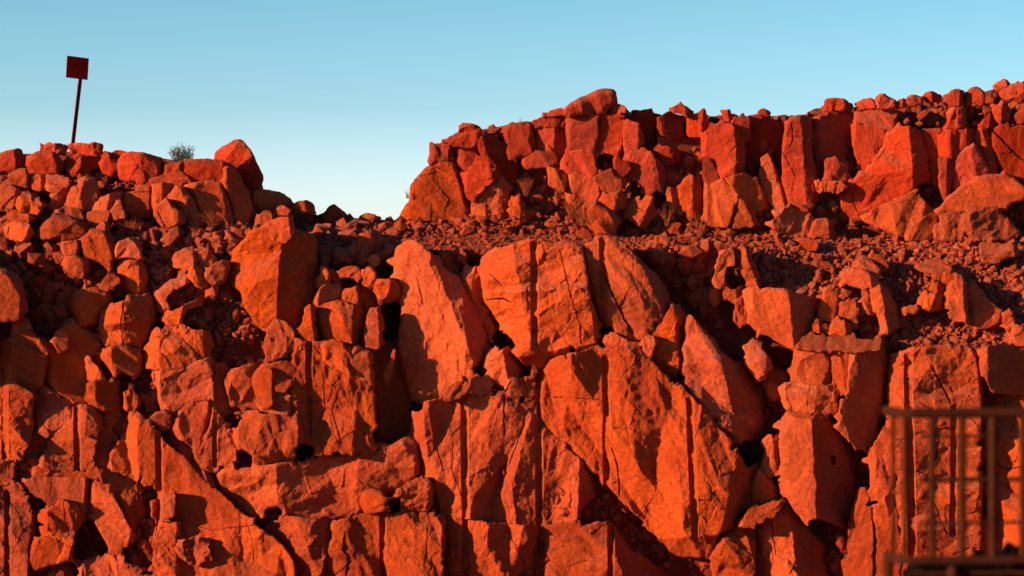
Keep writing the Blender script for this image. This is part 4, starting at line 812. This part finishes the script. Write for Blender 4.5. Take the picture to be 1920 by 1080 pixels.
for a in (
 ('fine red gravel covering the bench under the upper wall', 'gravel', '560,420 700,414 900,416 1240,428 1520,440 1520,476 1340,490 1180,462 1090,452 940,470 900,490 830,482 720,440 600,440', 5200, 1.6, 6, 1),
 ('dark gravel on the shaded slope right of the fan streaked block', 'gravel', '1160,452 1345,470 1345,600 1290,560 1230,500', 1500, 1.8, 5.5, 2),
 ('dark earth and gravel on the shaded slope at the far left', 'gravel', '-20,440 140,448 140,540 180,610 100,650 50,600 -20,490', 1700, 1.8, 6, 3),
 ('gravel between the stones left of the pale orange block', 'gravel', '230,440 440,420 500,425 432,470 432,560 480,600 470,650 340,640 276,560', 2300, 1.8, 6, 4),
 ('gravel on the slope behind the tall pillar', 'gravel', '820,470 905,480 900,600 880,560', 500, 1.6, 5, 5),
 ('gravel between the chips left of the tall pillar', 'gravel', '590,440 745,440 750,560 690,570 600,480', 900, 1.6, 5, 6),
 ('red gravel and grit over the right rubble slope', 'gravel', '1340,470 1520,450 1930,450 1930,670 1660,650 1400,560 1350,530', 5200, 1.7, 6.5, 7),
 ('grit among the boulders of the upper left heap', 'gravel', '0,330 300,340 460,420 300,450 0,450', 1500, 2, 6, 8),
 ('grit in the gap below the largest drilled block', 'gravel', '1110,935 1300,1050 1200,1050 1120,990', 500, 1.6, 5, 9),
 ('broken rubble packed between the boulders of the upper left heap', 'rubble', '0,318 120,305 300,330 480,380 560,410 480,440 300,446 0,450', 900, 5, 15, 21, M_GRAVEL, 1.0),
 ('broken rubble packed between the blocks left of the pale orange block', 'rubble', '100,440 260,430 500,420 470,445 436,480 432,560 500,600 480,645 330,640 276,560 180,560', 1100, 4, 13, 22, M_GRAVEL, .8),
 ('broken rubble on the right slope of the lower wall', 'rubble', '1340,470 1520,450 1930,450 1930,660 1660,650 1540,610 1400,560 1350,530', 800, 5, 13, 23, M_GRAVEL, .6),
 ('broken rubble on the back of the bench under the upper wall', 'rubble', '560,418 700,412 900,414 1240,426 1520,436 1930,440 1930,462 1520,460 1100,446 900,440 600,440', 700, 4, 14, 24, M_GRAVEL, .5),
 ('broken rubble along the crest at the right end of the skyline', 'rubble', '1530,207 1640,203 1760,190 1860,172 1935,160 1935,238 1780,240 1690,232 1600,214', 900, 6, 15, 25, M_GRAVEL, .5),
 ('broken rubble on the crest of the upper wall', 'rubble', '850,256 950,238 1060,221 1180,214 1300,221 1520,220 1520,228 1180,226 950,246', 500, 5, 11, 26, M_GRAVEL, .3),
 ('broken rubble choking the gaps of the lower wall', 'rubble', '0,640 700,640 760,700 900,650 1000,700 1180,920 1300,1050 1340,1000 1420,860 1480,740 1600,660 1680,700 1680,1080 0,1080', 2600, 5, 13, 27, M_GRAVEL, .05),
 ('broken rubble choking the gaps of the upper wall', 'rubble', '790,330 860,262 1060,235 1500,235 1700,240 1930,250 1930,440 1500,430 1100,420 780,410', 1700, 5, 13, 28, M_GRAVEL, .1),
 ('coarse rubble in the shaded hollow right of the pale orange block', 'rubble', '570,425 745,425 745,490 600,490', 170, 8, 21, 31, M_GRAVEL, .6),
 ('coarse rubble on the shaded slope at the far left', 'rubble', '-20,445 140,445 160,560 120,640 60,600 -20,500', 230, 7, 20, 32, M_GRAVEL, .6),
 ('coarse rubble on the shaded slope right of the fan streaked block', 'rubble', '1175,455 1345,465 1345,600 1290,560', 190, 6, 17, 33, M_GRAVEL, .6),
 ): 
    o = gravel(a[1], *a[2:]); o['label'] = a[0]
o = gravel('gravel', '1500,634 1600,640 1650,644 1650,656 1510,652', 260, 1.6, 4.5, 12, base=-36); o['label'] = 'grit on the flat gritty ledge'
o = gravel('gravel', '1690,640 1840,640 1840,658 1690,656', 420, 1.8, 6, 13, base=-20); o['label'] = 'grit on top of the drilled block behind the cage'

# ------------------------------------------------------------------ plants
def tube_mesh(paths, r0, r1, sides=4):
    V, F = [], []
    for pth in paths:
        n = len(pth); b = len(V)
        for i, p in enumerate(pth):
            d = (Vector(pth[min(i+1, n-1)])-Vector(pth[max(i-1, 0)])).normalized()
            u = d.orthogonal().normalized(); v = d.cross(u); r = r0+(r1-r0)*i/(n-1)
            for k in range(sides):
                a = 2*math.pi*k/sides; V.append(tuple(Vector(p)+u*math.cos(a)*r+v*math.sin(a)*r))
        for i in range(n-1):
            for k in range(sides):
                F.append((b+i*sides+k, b+i*sides+(k+1) % sides, b+(i+1)*sides+(k+1) % sides, b+(i+1)*sides+k))
    return V, F
M_DRY = plain_mat('dry_grass', (.24, .07, .03), .8)
M_TWIG = plain_mat('grey_green_twig', (.10, .12, .085), .8)
M_LEAF = plain_mat('olive_leaf', (.06, .15, .06), .7)
def grass(label, x, y, h, ht, n, spread, seed):
    rg = random.Random(seed); base = Vector(P(x, y, h)); root = bpy.data.objects.new('grass_tuft', None); root.location = base; C.objects.link(root)
    paths = []
    for i in range(n):
        a = rg.uniform(-1, 1)*spread; l = ht/120*rg.uniform(.5, 1); bx = rg.uniform(-.03, .03)*spread*2; yy = rg.uniform(-.5, .5)*spread
        pth = []
        for k in range(5):
            t = k/4; pth.append((bx+math.sin(a*(.5+.7*t))*l*t, yy*l*t - .02, l*t*math.cos(a*(.4+.7*t))))
        paths.append(pth)
    V, F = tube_mesh(paths, .0045, .0015, 3); o = link_mesh('blades', V, F, M_DRY, parent=root)
    tag(root, label, 'grass tuft', 'dry grass tufts among the rocks'); return root
grass('dry grass tuft at the foot of the smooth dark flank of the heap outcrop', 398, 424, -125, 34, 90, .95, 1)
grass('dry grass tuft beside the lower bulge of the heap outcrop', 246, 438, -110, 30, 70, .8, 2)
grass('upright dry grass tuft at the bottom of the dark diagonal ramp', 986, 368, -270, 38, 80, .45, 3)
grass('dry grass tuft left of the smooth sloping boulder under the upper wall', 1072, 412, -258, 48, 90, .5, 4)
grass('dry grass tuft right of the smooth sloping boulder under the upper wall', 1096, 424, -240, 34, 60, .6, 5)
grass('thin dry stalks at the foot of the small upright stone in the upper wall', 1250, 424, -258, 44, 22, .5, 6)
grass('dry stalks under the tall pale block of the upper wall', 1312, 430, -250, 40, 30, .95, 7)
grass('short dry grass at the foot of the wavy column', 1512, 390, -270, 14, 60, 1.2, 8)
grass('wispy stalks on the skyline at the left end of the great rounded nose', 765, 372, -330, 22, 12, .5, 9)
grass('two thin stalks on the skyline above the dark ramp', 975, 233, -350, 16, 6, .35, 10)
def shrub():
    rg = random.Random(5); root = bpy.data.objects.new('shrub', None); root.location = P(342, 305, -345); C.objects.link(root)
    paths = []; tips = []
    for i in range(130):
        a = rg.uniform(-1.25, 1.25); l = rg.uniform(.17, .36)*(1-.25*abs(a)); yy = rg.uniform(-.6, .6); p = [(0, 0, 0)]; x0 = rg.uniform(-.16, .16)
        pth = []
        for k in range(5):
            t = k/4; pth.append((x0*(1-t*.3)+math.sin(a)*l*t*.75+rg.uniform(-.006, .006), yy*l*t, l*t*(.6+.4*math.cos(a))+rg.uniform(-.004, .004)))
        paths.append(pth); tips.append(pth[-1])
        q = pth[2 if rg.random() < .5 else 3]; e = (q[0]+rg.uniform(-.05, .05), q[1]+rg.uniform(-.03, .03), q[2]+rg.uniform(.02, .07)); paths.append([q, tuple((Vector(q)+Vector(e))/2), e]); tips.append(e)
    V, F = tube_mesh(paths, .003, .0014, 3); link_mesh('stems', V, F, M_TWIG, parent=root)
    V, F = [], []
    allp = [p for t in paths for p in t[1:]]
    for i in range(1900):
        p = rg.choice(tips) if i < 110 else rg.choice(allp); s = rg.uniform(.006, .012) if i < 110 else rg.uniform(.004, .009)
        c = Vector(p)+Vector((rg.uniform(-1, 1), rg.uniform(-1, 1), rg.uniform(-1, 1)))*.008
        u = Vector((rg.gauss(0, 1), rg.gauss(0, 1), rg.gauss(0, 1))).normalized(); v = u.orthogonal().normalized(); b = len(V)
        V += [tuple(c-u*s*1.4), tuple(c+v*s*.6), tuple(c+u*s*1.4), tuple(c-v*s*.6)]; F.append((b, b+1, b+2, b+3))
    link_mesh('leaves', V, F, M_LEAF, smooth=False, parent=root)
    tag(root, 'small grey green twiggy shrub on the skyline left of the leaning boulder', 'shrub')
shrub()

# ------------------------------------------------------------------ sign
def box(bm, x0, x1, y0, y1, z0, z1, M=None, bev=0):
    r = bmesh.ops.create_cube(bm, size=1); v = r['verts']
    bmesh.ops.scale(bm, vec=(x1-x0, y1-y0, z1-z0), verts=v); bmesh.ops.translate(bm, vec=((x0+x1)/2, (y0+y1)/2, (z0+z1)/2), verts=v)
    if bev: bmesh.ops.bevel(bm, geom=list({e for q in v for e in q.link_edges}), offset=bev, segments=2, affect='EDGES')
    if M is not None: bmesh.ops.transform(bm, matrix=M, verts=[q for q in bm.verts])
def link_bm(name, bm, mat, parent=None, smooth=False):
    me = bpy.data.meshes.new(name); bm.to_mesh(me); bm.free(); me.materials.append(mat)
    if smooth: me.polygons.foreach_set('use_smooth', [True]*len(me.polygons))
    o = bpy.data.objects.new(name, me); C.objects.link(o)
    if parent: o.parent = parent
    return o
M_SIGN = plain_mat('maroon_sign_paint', (.22, .008, .008), .8, var=.35, scale=14)
M_POST = plain_mat('rusty_post', (.07, .012, .008), .85, var=.4, scale=30)
def sign():
    k = (40+335/120)/4800.0; root = bpy.data.objects.new('sign', None); C.objects.link(root); root.location = P(135, 285, -335)
    root.rotation_euler = (0, math.radians(7.2), math.radians(36)) 
    bm = bmesh.new(); L = 140*k
    box(bm, -.028, .028, -.012, -.004, -.25, L+.05); box(bm, -.028, -.020, -.004, .02, -.25, L+.05); box(bm, .020, .028, -.004, .02, -.25, L+.05)
    link_bm('post', bm, M_POST, root)
    bm = bmesh.new(); s = 41*k; box(bm, -s*.55, s*.55, -.020, -.0125, L-2*k, L-2*k+s*1.0, bev=.003)
    p = link_bm('sign_plate', bm, M_SIGN, root); p.rotation_euler = (0, math.radians(-3.5), 0)
    bm = bmesh.new()
    for z in (L+.08, L+.26):
        r = bmesh.ops.create_cone(bm, cap_ends=True, segments=10, radius1=.012, radius2=.010, depth=.012); bmesh.ops.rotate(bm, verts=r['verts'], matrix=Matrix.Rotation(math.pi/2, 3, 'X')); bmesh.ops.translate(bm, verts=r['verts'], vec=(0, -.026, z))
    link_bm('bolts', bm, M_POST, root)
    tag(root, 'blank square maroon sign plate on a thin leaning post against the sky', 'sign')
sign()

# ------------------------------------------------------------------ the out of focus metal cage near the viewer
M_CAGE = plain_mat('dull_galvanised_tube', (.036, .0150, .009), .8, metal=0, var=.2, scale=12)
M_BLACK = plain_mat('black_plastic', (.006, .005, .005), 1.0, var=.2)
def cage():
    D0 = 12.2; k = D0/4800.0
    root = bpy.data.objects.new('metal_cage', None); C.objects.link(root)
    x0 = (1688-960)*k; root.location = (x0, D0-40, 0); root.rotation_euler = (0, 0, math.radians(5))
    Z = lambda y: -(y-540)*k
    r = .06; W = 1.25
    def plan(s):          # along the corner and the front: x, y
        if s < .22: return (0, r+.22-s)
        s -= .22; q = r*math.pi/2
        if s < q: a = s/r; return (r-r*math.cos(a), r-r*math.sin(a))
        return (r+s-q, 0)
    tot = .22+r*math.pi/2+W
    def rail(y, rad, z_end=None, s0=0):
        pth = []; n = 60
        for i in range(n+1):
            s = s0+(tot-s0)*i/n; px, py = plan(s); pth.append((px, py, Z(y)))
        return pth
    def put(name, paths, rad, sides=10):
        rad *= 1.35; V, F = tube_mesh(paths, rad, rad, sides); return link_mesh(name, V, F, M_CAGE, parent=root)
    put('top_rail', [rail(775, 0)], .019); put('bottom_rail', [rail(1052, 0)], .017)
    for y in (818, 900, 981): put('cross_wire', [rail(y, 0, s0=.36)], .0065 if y != 900 else .009, 8)
    q = r*math.pi/2
    for s, rad in ((.14, .009), (.22+q*.62, .009), (.22+q+.095, .0125), (.22+q+.24, .0155), (.22+q+.39, .0155), (.22+q+.54, .0155), (.22+q+.69, .0155), (.22+q+.84, .0155), (.22+q+.99, .0155), (.22+q+1.14, .0155)):
        px, py = plan(s); put('upright_bar', [[(px, py, Z(775)), (px, py, Z(900)), (px, py, Z(1052))]], rad, 8)
    for s in (.05, .22+q+.2, .22+q+.95): 
        px, py = plan(s); put('leg', [[(px, py+.02, Z(1052)), (px, py+.02, -1.6), (px, py+.02, -1.96)]], .02, 8)
    put('lower_strip', [[(r, .04, Z(1078)), (W/2, .04, Z(1078)), (r+W, .04, Z(1078))]], .008, 8)
    tag(root, 'blurred metal tube cage with a rounded corner in the lower right foreground', 'cage')
    bm = bmesh.new(); box(bm, .18, 1.3, .12, .75, -1.93, Z(1086), bev=.03)
    for i in range(6): box(bm, .24+i*.17, .33+i*.17, .105, .13, -1.85, Z(1100), bev=.01)
    b = link_bm('crate_body', bm, M_BLACK); b.name = 'black_crate'; b.location = root.location; b.rotation_euler = root.rotation_euler
    tag(b, 'low black plastic crate standing behind the foot of the metal cage', 'crate')
    bm = bmesh.new()
    o = bmesh.ops.create_icosphere(bm, subdivisions=3, radius=1)
    for v in bm.verts: v.co = Vector((v.co.x*.085, v.co.y*.09, v.co.z*.10))*(1+.10*math.sin(7*v.co.x+3*v.co.z))
    t = link_bm('black_sack', bm, M_BLACK, smooth=True); t.location = ((1918-960)*k, D0-40+.28, Z(1068)); tag(t, 'black bulging sack on the crate in the lower right corner', 'sack')
cage()
